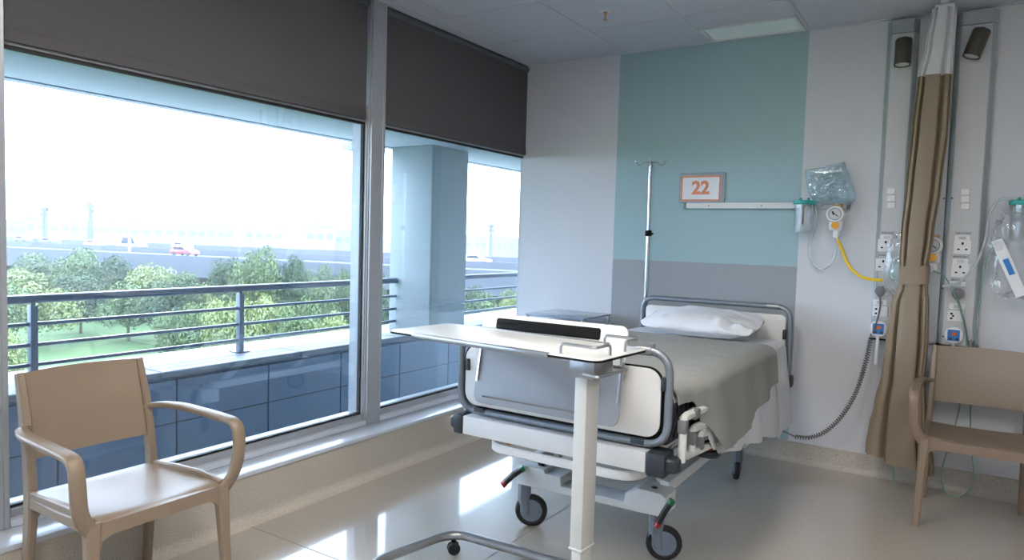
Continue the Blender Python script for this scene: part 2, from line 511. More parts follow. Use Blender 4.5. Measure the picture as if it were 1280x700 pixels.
# ------------------------------------------------------------------ windows
GX = -2.925           # glass plane
mulls = [(-0.80, -0.68), (1.015, 1.135), (2.950, 3.066)]
# mullions
for i, (a, c) in enumerate(mulls):
    bm = B(); box(bm, -3.02, -2.885, a, c, 0.243, CZ, 0.003, 1)
    box(bm, -2.885, -2.870, a + 0.006, c - 0.002, 0.243, CZ, 0.003, 1)
    box(bm, -2.872, -2.866, c - 0.022, c - 0.002, 0.243, CZ, 0.002, 1)
    o = struct('trim_%d' % (i + 2), bm, 'alu', 'grey aluminium mullion ' + ('out of view behind the camera', 'at the left edge of the view', 'between the two visible window panes')[i], 'mullion')
bays = [(-1.6, -0.80), (-0.68, 1.015), (1.135, 2.950), (3.066, D)]
Z0, Z1, ZT = 0.303, 1.99, 2.09
for i, (a, c) in enumerate(bays):
    o = struct('window_%d' % (i + 1), box(B(), -3.01, -2.90, a, c, 0.262, Z0, 0.003, 1), 'alu',
               ('window bay out of view behind the camera', 'window bay left of the photo edge', 'wide window pane behind the left chair', 'narrower window pane beside the bed-head wall')[i], 'window')
    obj('bottom_ledge', box(B(), -2.92, -2.868, a, c, 0.243, 0.270, 0.003, 1), 'sill_white', o)
    obj('transom', box(B(), -3.01, -2.905, a, c, Z1, ZT, 0.003, 1), 'alu', o)
    bm = B(); box(bm, -3.0, -2.897, a, a + 0.006, Z0, Z1); 
    if i < 3: box(bm, -3.0, -2.897, c - 0.006, c, Z0, Z1)
    obj('side_frame', bm, 'alu', o)
    y0, y1 = a + 0.006, (c - 0.006 if i < 3 else c)
    bm = B(); xa, xb = GX - 0.012, GX + 0.012
    box(bm, xa, xb, y0, y1, Z0, Z0 + 0.010); box(bm, xa, xb, y0, y1, Z1 - 0.012, Z1)
    box(bm, xa, xb, y0, y0 + 0.006, Z0, Z1)
    if i < 3: box(bm, xa, xb, y1 - 0.008, y1, Z0, Z1)
    obj('gasket', bm, 'gasket', o)
    obj('glass_pane', box(B(), GX - 0.004, GX + 0.004, y0, y1, Z0, Z1), 'window_glass', o)
    obj('upper_pane', box(B(), GX - 0.004, GX + 0.004, a, c, ZT, CZ + 0.02), 'window_glass', o)
# roller blinds
for a, c, lab in ((1.14, 2.930, 'wide dark grey roller blind above the larger window'), (3.070, D - 0.004, 'narrower dark grey roller blind next to the bed-head wall')):
    t = thing('roller_blind', lab, 'blind', (-2.885, (a + c) / 2, 2.0), 0, 'roller blinds above the windows')
    obj('fabric', box(B(), -2.897, -2.892, a, c, 2.045, CZ - 0.002), 'blind', t)
    obj('bottom_bar', box(B(), -2.903, -2.886, a, c, 1.999, 2.047, 0.005), 'blind', t)
    bm = B(); tube(bm, [(-2.896, a, CZ - 0.03), (-2.896, c, CZ - 0.03)], 0.02, 12); obj('roller', bm, 'blind_bar', t)

# ------------------------------------------------------------------ balcony outside
PX, PYI, LZ = -5.2, -4.86, 0.31
par = tag(obj('balcony_parapet', box(B(), -5.55, PYI - 0.03, -6, 22, -1.2, LZ - 0.05), 'concrete_panel'), 'grey panelled balcony parapet with a pale coping outside the windows', 'parapet')
for k in range(22):
    obj('coping_slab', box(B(), -5.62, PYI + 0.02, -6 + 1.27 * k, -6 + 1.27 * k + 1.262, LZ - 0.05, LZ, 0.006, 1), 'concrete_cap', par)
for k in range(34):
    y0 = -6 + 0.82 * k
    obj('facing_panel', box(B(), PYI - 0.03, PYI, y0, y0 + 0.808, -1.2, LZ - 0.075, 0.004, 1), 'concrete_panel', par)
tag(obj('balcony_deck', box(B(), PYI + 0.002, -3.202, -6, 22, -0.6, -0.45), 'concrete_panel'), 'shaded grey deck between the window and the parapet', 'deck')
struct('trim_6', box(B(), -3.22, -3.01, FY, D + 0.05, 0.19, 0.235, 0.004, 1), 'concrete_cap', 'pale outer window ledge below the glass', 'sill')
t = thing('safety_wire', 'thin dark horizontal safety wire just outside the glass', 'wire', (-3.08, 3, 0.44))
bm = B(); tube(bm, [(-3.08, -1.5, 0.44), (-3.08, 6.2, 0.44)], 0.003, 6); obj('wire', bm, 'dark_plastic', t)
for y in (1.1, 3.03, 6.2): obj('wire_bracket', box(B(), -3.09, -3.02, y - 0.01, y + 0.01, 0.43, 0.45, 0.002, 1), 'alu', t)

PLY = 5.77
pxl = on(487, 320, 1, PLY).x; pxr = on(538, 320, 1, PLY).x
ply2 = on(583, 320, 0, pxr).y
def railing(y0, y1, posts, lab):
    t = thing('balcony_railing', lab, 'railing', (PX, (y0 + y1) / 2, LZ), 0, 'steel railings on the parapet')
    bm = B(); tube(bm, [(PX, y0, 0.86), (PX, y1, 0.86)], 0.03, 14); obj('top_rail', bm, 'rail_steel', t)
    for z in (0.69, 0.55, 0.415):
        bm = B(); tube(bm, [(PX, y0, z), (PX, y1, z)], 0.014, 10); obj('rail_bar', bm, 'rail_steel', t)
    for y in posts:
        bm = B(); box(bm, PX - 0.028, PX + 0.028, y - 0.022, y + 0.022, LZ, 0.815, 0.004); box(bm, PX - 0.012, PX + 0.012, y - 0.012, y + 0.012, 0.81, 0.845)
        p = obj('post', bm, 'rail_steel', t)
        obj('base_plate', box(B(), PX - 0.06, PX + 0.06, y - 0.06, y + 0.06, LZ, LZ + 0.01, 0.003, 1), 'rail_steel', p)
railing(-5.5, PLY, [-4.2, -2.6, -1.0, 0.6, 2.2, 3.8, 5.35], 'grey tubular steel balcony railing left of the concrete pillar')
railing(ply2, 21.5, [8.9, 10.5, 12.3, 13.9, 15.5, 17.1, 18.7], 'grey tubular steel balcony railing right of the concrete pillar')
bm = B(); box(bm, pxl, pxr, PLY, ply2, LZ, 2.31, 0.015); box(bm, pxr - 0.005, pxr + 0.004, PLY + 0.03, PLY + 0.05, LZ, 2.30)
tag(obj('concrete_pillar', bm, 'pillar_concrete'), 'square pale concrete pillar on the balcony outside the narrower window', 'pillar')
struct('wall_facade_far', box(B(), -2.93, -2.73, D + 0.2, 24, -6, 2.72), 'concrete_light', 'outer wall of the neighbouring rooms past the bed-head wall', 'wall')
struct('wall_facade_near', box(B(), -3.2, -3.0, -8, FY, -6, 2.72), 'concrete_light', 'outer wall of the rooms behind the camera', 'wall')
struct('wall_facade_low', box(B(), -3.2, -3.02, FY, D + 0.02, -6, 0.19), 'concrete_light', 'outer wall below the windows', 'wall')
can = tag(obj('roof_canopy', box(B(), -5.30, -3.21, -8, 24, 2.31, 3.1), 'soffit'), 'pale blue-grey overhanging roof slab above the balcony', 'canopy')
obj('edge_beam', box(B(), -5.40, -5.30, -8, 24, 2.30, 3.2), 'soffit', can)
obj('cross_beam', box(B(), -5.55, -5.30, PLY - 0.5, PLY - 0.1, 2.235, 2.30), 'soffit', can)

# ------------------------------------------------------------------ hospital bed
YF = 2.49                                     # foot end plane
bed = thing('hospital_bed', 'white wheeled hospital bed with grey tube ends standing against the teal wall', 'bed', (-1.345, 3.45, 0))
fx0, fx1 = on(577, 470, 1, YF).x, on(836, 500, 1, YF).x
fz0, fz1 = 0.592, 0.945
path = fillet([(fx0, YF, fz0), (fx0, YF, fz1), (fx1, YF, fz1), (fx1, YF, fz0)], 0.09, 8, True)
bm = B(); tube(bm, path, 0.0155, 12, closed=True); foot = obj('foot_frame', bm, 'bed_tube', bed)
bm = B()
for x in (on(812, 437, 1, YF).x,): tube(bm, [(x - 0.05, YF, fz1), (x + 0.01, YF, fz1)], 0.019, 12); lathe(bm, [(0, -0.01), (0.009, -0.01), (0.009, 0.012), (0, 0.012)], 10, Matrix.Translation((x + 0.012, YF, fz1 + 0.016)))
obj('tube_collar', bm, 'satin_steel', foot)
pw, ph = fx1 - fx0 - 0.056, 0.262
pc = ((fx0 + fx1) / 2, 0, fz0 + 0.026 + ph / 2)
obj('edge_strip', prism(B(), rrect(pw + 0.012, ph + 0.012, 0.062), 0.010, XZ((pc[0], YF - 0.005, pc[2]))), 'black', foot)
fp = obj('foot_panel', prism(B(), rrect(pw, ph, 0.058), 0.020, XZ((pc[0], YF - 0.010, pc[2])), 0.003), 'white_plastic', bed)
for (px, py, vert) in ((831, 480, 1), (798, 551, 0), (587, 455, 1), (601, 512, 0)):
    c = on(px, py, 1, YF)
    w_, h_ = (0.010, 0.026) if vert else (0.028, 0.010)
    obj('clip', box(B(), c.x - w_, c.x + w_, YF - 0.018, YF + 0.018, c.z - h_, c.z + h_, 0.004), 'dark_plastic', fp)
# hanging linen board, leaning out at the bottom
bt, bb = V(0, 2.472, 1.030), V(0, 2.405, 0.655)
up = (bt - bb).normalized(); nrm = V(1, 0, 0).cross(up)
bx0, bx1 = on(606, 400, 1, 2.47).x, on(787, 410, 1, 2.47).x
bw = bx1 - bx0; bl = (bt - bb).length
def board_mt(cx, cs, off):
    c = bb + up * cs + nrm * off; m_ = Matrix((V(1, 0, 0), up, nrm)).transposed().to_4x4(); m_.translation = V(cx, c.y, c.z); return m_
lb = obj('linen_board', prism(B(), rrect(bw, 0.150, 0.030), 0.012, board_mt((bx0 + bx1) / 2, bl - 0.075, 0), 0.002), 'laminate', bed)
s0 = on(622, 403, 1, 2.46).x; s1 = on(752, 410, 1, 2.46).x
obj('hand_slot', prism(B(), rrect(s1 - s0, 0.046, 0.010), 0.004, board_mt((s0 + s1) / 2, bl - 0.040, 0.0105), 0.001), 'black', lb)
gp = obj('lower_board', prism(B(), rrect(bw - 0.004, bl - 0.11, 0.035), 0.010, board_mt((bx0 + bx1) / 2, (bl - 0.11) / 2, 0.001), 0.002), 'board_grey', bed)
for x in (bx0 + 0.012, bx1 - 0.012):
    a = bb + up * (bl - 0.10) + nrm * 0.016; c = bb + up * 0.09 + nrm * 0.016
    bm = B(); ribbon(bm, [V(x, a.y, a.z), V(x, c.y, c.z)], V(1, 0, 0), 0.010, 0.008); obj('side_strip', bm, 'chrome', gp)
a = bb + up * 0.03 + nrm * 0.014
bm = B(); ribbon(bm, [V(bx0 + 0.05, a.y, a.z), V(bx1 - 0.13, a.y, a.z)], V(0, 0, 1), 0.006, 0.006); obj('bottom_lip', bm, 'chrome', gp)
# end beam with bumpers
obj('end_beam', box(B(), fx0 + 0.045, fx1 - 0.065, YF - 0.045, YF + 0.05, 0.492, 0.572, 0.004), 'white_paint', bed)
for s, x in ((-1, fx0), (1, fx1)):
    bm = B()
    if s < 0: box(bm, x - 0.005, x + 0.045, YF - 0.05, YF + 0.06, 0.488, 0.578, 0.012); cxr = x - 0.008
    else: box(bm, x - 0.065, x + 0.012, YF - 0.05, YF + 0.06, 0.482, 0.575, 0.012); cxr = x + 0.018
    lathe(bm, [(0, -0.026), (0.03, -0.026), (0.038, -0.018), (0.038, 0.018), (0.03, 0.026), (0, 0.026)], 18, Matrix.Translation((cxr, YF + 0.0, 0.53)))
    obj('bumper', bm, 'dark_plastic', bed)
# pull-out handle loop under the end beam
path = fillet([(fx0 + 0.16, 2.95, 0.455), (fx0 + 0.16, YF - 0.03, 0.455), (fx1 - 0.11, YF - 0.03, 0.455), (fx1 - 0.11, 2.95, 0.455)], 0.11, 10)
bm = B(); ribbon(bm, path, V(0, 0, 1), 0.036, 0.020); obj('push_bar', bm, 'white_paint', bed)
bm = B(); box(bm, -1.44, -1.10, 2.60, 2.85, 0.46, 0.51, 0.01); box(bm, -1.60, -1.52, 2.58, 2.66, 0.45, 0.49, 0.008); obj('motor_box', bm, 'dark_plastic', bed)
bm = B(); lathe(bm, [(0, 0), (0.010, 0), (0.010, 0.05), (0, 0.05)], 10, Matrix.Translation((on(636, 560, 1, 2.56).x, 2.56, 0.45))); lathe(bm, [(0, 0), (0.010, 0), (0.010, 0.04), (0, 0.04)], 10, Matrix.Translation((-1.03, 2.6, 0.45))); obj('release_pin', bm, 'orange', bed)
# bed frame, platform, mattress
bm = B()
for x in (-1.72, -0.97): box(bm, x - 0.02, x + 0.02, YF + 0.05, 4.43, 0.535, 0.575, 0.004)
for y in (3.0, 3.5, 4.0): box(bm, -1.72, -0.97, y - 0.02, y + 0.02, 0.53, 0.57)
obj('bed_frame', bm, 'white_paint', bed)
obj('platform', box(B(), -1.80, -0.905, YF + 0.05, 4.40, 0.58, 0.62, 0.01), 'dark_plastic', bed)
MX0, MX1, MZ = -1.805, -0.885, 0.785
obj('mattress', box(B(), MX0 + 0.01, MX1 - 0.01, YF + 0.055, 4.40, 0.622, MZ - 0.008, 0.03, 3), 'mattress', bed)
# head end
YH = 4.46
hx0, hx1 = on(803, 400, 1, YH).x, on(987, 420, 1, YH).x
path = fillet([(hx0, YH, 0.50), (hx0, YH, 0.985), (hx1, YH, 0.985), (hx1, YH, 0.50)], 0.085, 8)
bm = B(); tube(bm, path, 0.016, 12); hf = obj('head_frame', bm, 'bed_tube', bed)
bm = B(); tube(bm, [(hx1 - 0.14, YH, 0.985), (hx1 - 0.07, YH, 0.985)], 0.0185, 12); obj('tube_collar', bm, 'satin_steel', hf)
hp = obj('head_panel', prism(B(), rrect(hx1 - hx0 - 0.05, 0.36, 0.03), 0.02, XZ(((hx0 + hx1) / 2, YH - 0.010, 0.757)), 0.003), 'white_plastic', bed)
for x, z in ((hx1 - 0.028, 0.82), (hx0 + 0.028, 0.82)): obj('clip', box(B(), x - 0.01, x + 0.01, YH - 0.02, YH + 0.02, z - 0.03, z + 0.03, 0.004), 'dark_plastic', hp)
for x in (hx0, hx1): obj('bumper', box(B(), x - 0.04, x + 0.03, YH - 0.04, YH + 0.05, 0.50, 0.575, 0.014), 'dark_plastic', bed)
obj('head_beam', box(B(), hx0 + 0.04, hx1 - 0.04, YH - 0.04, YH + 0.03, 0.50, 0.565, 0.004), 'white_paint', bed)

# undercarriage
bm = B()
prof = [(-1.70, 0.205), (-1.70, 0.285), (-1.685, 0.30), (-1.56, 0.30), (-1.55, 0.285), (-1.47, 0.285), (-1.465, 0.245), (-1.16, 0.245), (-1.155, 0.285), (-1.115, 0.30), (-1.10, 0.315), (-1.0, 0.315), (-0.975, 0.30), (-0.975, 0.225), (-0.99, 0.215)]
t_ = B(); prism(t_, prof, 0.13, XZ((0, 2.745, 0)), 0.006); join(bm, t_)
obj('base_end', bm, 'white_paint', bed)
obj('base_end', box(B(), -1.70, -0.975, 4.03, 4.16, 0.20, 0.28, 0.012), 'white_paint', bed)
for x in (-1.655, -1.02):
    bm = B(); box(bm, x - 0.022, x + 0.022, 2.85, 4.05, 0.285, 0.335, 0.004); obj('base_rail', bm, 'white_paint', bed)
for x in (-1.60, -1.08):
    bm = B(); ribbon(bm, [(x, 2.95, 0.30), (x, 3.28, 0.54)], V(1, 0, 0), 0.03, 0.045); obj('lift_arm', bm, 'white_paint', bed)
    bm = B(); ribbon(bm, [(x, 3.55, 0.30), (x, 3.90, 0.54)], V(1, 0, 0), 0.03, 0.045); obj('lift_arm', bm, 'white_paint', bed)
bm = B(); tube(bm, [(-1.34, 3.15, 0.33), (-1.34, 3.8, 0.46)], 0.03, 12); obj('actuator', bm, 'dark_plastic', bed)
for x, y in ((-1.60, 2.80), (-1.045, 2.80)):
    bm = B(); lathe(bm, [(0, 0), (0.016, 0), (0.018, 0.012), (0.012, 0.02), (0, 0.022)], 14, Matrix.Translation((x, y, 0.298))); obj('pivot_cap', bm, 'dark_plastic', bed)


def caster(x, y, ax, pedal):
    ax = Vector(ax).normalized(); zc = 0.076
    perp = V(0, 0, 1).cross(ax).normalized()
    c = V(x, y, zc)
    bm = B(); rc, rt = 0.063, 0.013
    prof = [(0.052, -0.012), (0.058, -0.016), (0.069, -0.015), (0.076, -0.007), (0.076, 0.007), (0.069, 0.015), (0.058, 0.016), (0.052, 0.012)]
    lathe(bm, prof, 32, axis_mt(c, ax), True); wheel = obj('caster_tyre', bm, 'rubber', bed)
    bm = B(); lathe(bm, [(0, -0.018), (0.03, -0.018), (0.054, -0.012), (0.054, 0.012), (0.03, 0.018), (0, 0.018)], 28, axis_mt(c, ax)); obj('wheel_disc', bm, 'wheel_grey', wheel)
    bm = B()
    off = perp * -0.034
    ribbon(bm, [c + off + V(0, 0, 0.135), c + off + V(0, 0, 0.05), c + off * 0.6 + V(0, 0, -0.02)], perp, [0.060, 0.060, 0.04], [0.055, 0.055, 0.05], 0.3)
    obj('caster_fork', bm, 'caster_grey', bed)
    if pedal:
        a, e = pedal
        a, e = Vector(a), Vector(e)
        bm = B(); ribbon(bm, [a, a.lerp(e, 0.5) + V(0, 0, 0.006), e], V(0, 0, 1).cross(e - a).normalized(), 0.034, 0.022)
        pd = obj('brake_pedal', bm, 'rubber', bed)
        d = (e - a).normalized()
        bm = B(); ribbon(bm, [e - d * 0.016, e + d * 0.003], V(0, 0, 1).cross(d).normalized(), 0.036, 0.026); obj('pedal_tip', bm, 'red', pd)
        bm = B(); ribbon(bm, [a - d * 0.003, a + d * 0.014], V(0, 0, 1).cross(d).normalized(), 0.036, 0.026); obj('pedal_tip', bm, 'green', pd)


pa = on(654, 585, 1, 2.73); pb = on(628, 606, 1, 2.66)
caster(-1.648, 2.80, (0.42, -0.91, 0), (pa, pb))
pa = on(840, 626, 1, 2.72); pb = on(821, 657, 1, 2.70)
caster(-1.005, 2.83, (0.42, -0.91, 0), (pa, pb))
caster(-1.036, 4.08, (0.93, 0.35, 0), None)
caster(-1.66, 4.09, (0.9, -0.4, 0), None)
bm = B(); lathe(bm, [(0.040, 0), (0.040, 0.012)], 20, Matrix.Translation((-1.035, 4.08, 0.188))); obj('caster_ring', bm, 'yellow', bed)

# lowered side rails
def side_rail(x, s):
    bm = B()
    loop = fillet([(x, 2.545, 0.70), (x, 2.545, 0.545), (x, 3.0, 0.500), (x, 3.0, 0.60)], 0.06, 8)
    ribbon(bm, loop, V(s, 0, 0), 0.030, 0.028, 0.35)
    fr = obj('side_rail', bm, 'white_plastic', bed)
    for y0, z0 in ((2.545, 0.700), (2.655, 0.632), (2.755, 0.590)):
        bm = B(); ribbon(bm, fillet([(x, y0, 0.53), (x, y0, z0), (x, 2.98, z0 - 0.025)], 0.025, 5), V(s, 0, 0), 0.028, 0.034, 0.35); obj('rail_bar', bm, 'white_plastic', fr)
        obj('grip', box(B(), x - 0.017, x + 0.018, y0 - 0.020, y0 + 0.012, z0 - 0.060, z0 - 0.008, 0.006), 'grip_grey', fr)
    obj('grip', box(B(), x - 0.018, x + 0.018, 2.64, 2.70, 0.672, 0.710, 0.006), 'grip_grey', fr)
side_rail(-0.848, 1); side_rail(-1.850, -1)
bm = B(); lathe(bm, [(0, 0), (0.05, 0), (0.055, 0.01), (0.05, 0.028), (0, 0.032)], 20, Matrix.Translation((-0.89, 3.02, 0.43))); obj('rail_lock', bm, 'dark_plastic', bed)
obj('release_lever', box(B(), -0.90, -0.86, 2.98, 3.02, 0.46, 0.50, 0.006), 'red', bed)
bm = B()
for k in range(5): ribbon(bm, [(-0.905, 2.56 + 0.05 * k, 0.60), (-0.885, 2.56 + 0.05 * k, 0.68), (-0.90, 2.56 + 0.05 * k, 0.76)], V(0, 1, 0), 0.02, 0.012)
box(bm, -0.93, -0.90, 2.55, 2.85, 0.63, 0.655, 0.004); obj('side_bracket', bm, 'dark_plastic', bed)

# bedding
def lerp_tab(tab, y):
    if y <= tab[0][0]: return tab[0][1]
    for (a, va), (c, vc) in zip(tab, tab[1:]):
        if y <= c: u = (y - a) / (c - a); u = u * u * (3 - 2 * u); return va + (vc - va) * u
    return tab[-1][1]


def drape(y0, y1, hemR, hemL, lift, out, ny, nx, wave, seed, bulge=0.0):
    """cloth over the mattress: u across from left hem to right hem, v along y; hems are tables y->z"""
    top = MZ + lift; r = 0.035
    xl, xr = MX0 - out, MX1 + out
    def pt(u, v):
        y = y0 + (y1 - y0) * v
        hr, hl = lerp_tab(hemR, y), lerp_tab(hemL, y)
        wR, wL = max(top - r - hr, 0.0), max(top - r - hl, 0.0)
        flat = (xr - xl) - 2 * r; arc = PI / 2 * r
        tot = wL + arc + flat + arc + wR
        # sample densely on curved parts
        s = u * tot
        if s < wL: k = 1 - s / max(wL, 1e-6); x, z, nx_ = xl, top - r - (wL - s), V(-1, 0, 0); dr = k * wL
        elif s < wL + arc: a = (s - wL) / r; x, z, nx_ = xl + r - r * math.cos(a), top - r + r * math.sin(a), V(-math.cos(a), 0, math.sin(a)); dr = 0
        elif s < wL + arc + flat: x, z, nx_ = xl + r + (s - wL - arc), top, V(0, 0, 1); dr = 0
        elif s < wL + 2 * arc + flat: a = (s - wL - arc - flat) / r; x, z, nx_ = xr - r + r * math.sin(a), top - r + r * math.cos(a), V(math.sin(a), 0, math.cos(a)); dr = 0
        else: dr = s - wL - 2 * arc - flat; x, z, nx_ = xr, top - r - dr, V(1, 0, 0)
        p = V(x, y, z)
        n1 = noise.noise(V(x * 3.1, y * 2.6, z * 2.5) + V(seed, 0, 0)); n2 = noise.noise(V(x * 8, y * 6, z * 4) + V(0, seed, 0))
        n3 = noise.noise(V(x * 5 + y * 7, y * 9 - x * 6, z * 6) + V(seed, seed, 0)); p += nx_ * max(0, n3 - 0.05) * wave * 0.9
        amp = wave * (0.35 + min(dr * 5, 1.6))
        p += nx_ * (abs(n1) * amp * 1.2 + n2 * amp * 0.35 + 0.0015)
        k_ = min(1, max(0, (y - 2.66) / 0.22)); k_ = k_ * k_ * (3 - 2 * k_)
        if abs(nx_.x) > 0.01: p.x += math.copysign(1, nx_.x) * bulge * k_ * abs(nx_.x)
        if dr > 0: p += nx_ * (dr * 0.10 + 0.012 * math.sin(y * 17 + seed) * min(dr * 6, 1))
        return p
    bm = B(); grid(bm, nx, ny, pt); return bm


hemR = [(2.56, 0.745), (2.68, 0.735), (2.78, 0.62), (2.92, 0.50), (3.1, 0.47), (3.35, 0.50), (3.7, 0.56), (3.95, 0.60), (4.05, 0.62)]
hemRs = [(2.56, 0.75), (2.72, 0.74), (2.88, 0.50), (3.05, 0.44), (3.3, 0.41), (3.7, 0.36), (4.0, 0.31), (4.12, 0.27), (4.2, 0.30), (4.4, 0.31)]
hemL = [(2.55, 0.70), (2.9, 0.55), (4.4, 0.50)]
bl_ = drape(YF + 0.045, 4.39, hemRs, hemL, 0.004, 0.0, 110, 80, 0.006, 3.3, 0.024)
s_ = obj('bed_sheet', bl_, 'sheet', bed); s_.modifiers.new('thick', 'SOLIDIFY').thickness = 0.003
bl_ = drape(YF + 0.04, 4.0, hemR, [(2.5, 0.68), (4, 0.62)], 0.016, 0.014, 130, 110, 0.011, 8.1, 0.030)
s_ = obj('blanket', bl_, 'blanket', bed); md = s_.modifiers.new('thick', 'SOLIDIFY'); md.thickness = 0.006; md.offset = 1
# corner tuck of the sheet hanging by the head panel
bm = B()
def tuck(u, v):
    y = 4.12 + 0.27 * u; z = 0.76 - v * (0.50 - 0.05 * u)
    return V(MX1 + 0.020 + 0.035 * v + 0.018 * math.sin(u * 9 + v * 2) * v, y, z)
grid(bm, 16, 18, tuck); s_ = obj('sheet_corner', bm, 'sheet', bed); s_.modifiers.new('thick', 'SOLIDIFY').thickness = 0.003

# pillow
pil_c = V(-1.315, 4.205, MZ + 0.012)
def pillow_pt(u, v):
    a = 2 * PI * u; b_ = -PI / 2 + PI * v
    cx, cyy, cz = math.cos(a) * math.cos(b_), math.sin(a) * math.cos(b_), math.sin(b_)
    e = lambda t, p: math.copysign(abs(t) ** p, t)
    x = 0.345 * e(math.cos(a), 0.38) * abs(math.cos(b_)) ** 0.42; y = 0.185 * e(math.sin(a), 0.38) * abs(math.cos(b_)) ** 0.42
    ed = max(abs(x) / 0.345, abs(y) / 0.185)
    z = 0.070 * e(cz, 0.9) * (1 - 0.75 * (abs(x) / 0.345) ** 3) * (1 - 0.5 * (abs(y) / 0.185) ** 4)
    x *= 1 + 0.04 * (abs(y) / 0.185) ** 4; y *= 1 + 0.05 * (abs(x) / 0.345) ** 4
    w_ = noise.noise(V(x * 7, y * 9, cz)) * 0.016 + noise.noise(V(x * 16, y * 11, 5)) * 0.009 + 0.005 * abs(noise.noise(V(x * 22 + y * 14, y * 6, 9)))
    rx_ = abs(x) / 0.345
    w_ += 0.010 * (rx_ ** 2) * math.sin(y * 75 + 5 * noise.noise(V(x * 4, y * 4, 2))) * (1 if cz > 0 else 0)
    w_ += 0.007 * math.exp(-((y + 0.13) / 0.06) ** 2) * math.sin(x * 52 + 4 * noise.noise(V(x * 5, 1, 1)))
    return V(x, y, z + w_ * (1 if cz > -0.1 else 0.2))
bm = B(); grid(bm, 120, 48, pillow_pt, True); bmesh.ops.remove_doubles(bm, verts=bm.verts, dist=0.0005)
bm.transform(Matrix.Translation(pil_c + V(0, 0, 0.082)) @ Matrix.Rotation(0.16, 4, 'X') @ Matrix.Rotation(-0.03, 4, 'Z'))
tag(obj('pillow', bm, 'pillow', sharp=80), 'white rumpled pillow lying at the head of the hospital bed', 'pillow')

# IV pole fixed at the head of the bed
ix = on(809, 330, 1, 4.555).x; iy = 4.555
t = thing('iv_pole', 'slim chrome IV pole with four hooks standing behind the bed head', 'IV pole', (ix, iy, 0))
bm = B(); tube(bm, [(ix, iy, 0.10), (ix, iy, 1.41)], 0.0155, 12); obj('lower_tube', bm, 'chrome', t)
ztop = on(811, 203, 1, iy).z
bm = B(); tube(bm, [(ix, iy, 1.41), (ix - 0.004, iy, ztop)], 0.0115, 12); obj('upper_tube', bm, 'chrome', t)
bm = B(); lathe(bm, [(0, 0), (0.020, 0), (0.023, 0.006), (0.023, 0.034), (0.018, 0.042), (0, 0.042)], 14, Matrix.Translation((ix, iy, 1.395))); box(bm, ix + 0.012, ix + 0.035, iy - 0.008, iy + 0.008, 1.405, 1.42, 0.003); obj('clamp_collar', bm, 'black', t)
for a in (20, 110, 200, 290):
    d = V(math.cos(math.radians(a)), math.sin(math.radians(a)), 0); o_ = V(ix - 0.004, iy, ztop)
    pts = [o_, o_ + d * 0.045 + V(0, 0, 0.002), o_ + d * 0.06 + V(0, 0, -0.016), o_ + d * 0.08 + V(0, 0, -0.020), o_ + d * 0.098 + V(0, 0, -0.002), o_ + d * 0.10 + V(0, 0, 0.010)]
    bm = B(); tube(bm, fillet(pts, 0.012, 4), 0.0048, 8); obj('hook', bm, 'chrome', t)
obj('bed_bracket', box(B(), ix - 0.02, ix + 0.02, YH + 0.012, iy + 0.018, 0.60, 0.64, 0.004), 'dark_plastic', t)

# ------------------------------------------------------------------ overbed table
TZ = 0.972; TR = math.radians(-4.3)
tcx, tcy = -1.4235, 2.228
tb = thing('overbed_table', 'wheeled overbed table with long white top standing across the bed foot', 'table', (tcx, tcy, 0))
TM = Matrix.Translation((tcx, tcy, 0)) @ Matrix.Rotation(TR, 4, 'Z')
def tobj(name, bm, m, parent=tb): bm.transform(TM); return obj(name, bm, m, parent)
TL, TWd = 0.965, 0.365
tp = tobj('table_top', prism(B(), rrect(TL, TWd, 0.035), 0.011, Matrix.Translation((0, 0, TZ - 0.011)), 0.0015), 'laminate')
tobj('edge_band', prism(B(), rrect(TL + 0.003, TWd + 0.003, 0.036), 0.007, Matrix.Translation((0, 0, TZ - 0.0105))), 'black', tp)
bm = B(); box(bm, -TL / 2 + 0.14, TL / 2 - 0.19, -TWd / 2 - 0.008, -TWd / 2 + 0.012, TZ - 0.017, TZ + 0.003, 0.003); tobj('front_lip', bm, 'satin_steel', tp)
bm = B(); box(bm, -TL / 2 + 0.10, TL / 2 - 0.16, TWd / 2 - 0.012, TWd / 2 + 0.006, TZ - 0.017, TZ + 0.003, 0.003); tobj('back_lip', bm, 'satin_steel', tp)
colx = on(737, 520, 1, tcy - 0.03).x - tcx
coly = -0.028
bm = B(); box(bm, -TL / 2 + 0.22, colx + 0.06, coly - 0.035, coly + 0.035, TZ - 0.040, TZ - 0.012, 0.004); tobj('support_beam', bm, 'satin_steel')
bm = B(); box(bm, colx - 0.035, colx + 0.065, coly - 0.065, coly + 0.065, TZ - 0.085, TZ - 0.013, 0.004); tobj('head_bracket', bm, 'satin_steel')
bm = B(); box(bm, colx - 0.022, colx + 0.026, coly - 0.043, coly + 0.043, 0.285, TZ - 0.083, 0.003); tobj('upper_column', bm, 'cream_column')
bm = B(); box(bm, colx - 0.025, colx + 0.029, coly - 0.046, coly + 0.046, 0.278, 0.286, 0.002); tobj('column_ring', bm, 'white_plastic')
bm = B(); box(bm, colx - 0.017, colx + 0.021, coly - 0.037, coly + 0.037, 0.07, 0.28, 0.003); tobj('lower_column', bm, 'cream_column')
# release handle under the right end
hz = TZ - 0.060
bm = B(); tube(bm, fillet([(colx + 0.05, coly - 0.11, hz), (colx + 0.115, coly - 0.13, hz), (colx + 0.115, coly + 0.08, hz), (colx + 0.06, coly + 0.08, hz)], 0.02, 5), 0.006, 8); tobj('release_handle', bm, 'satin_steel')
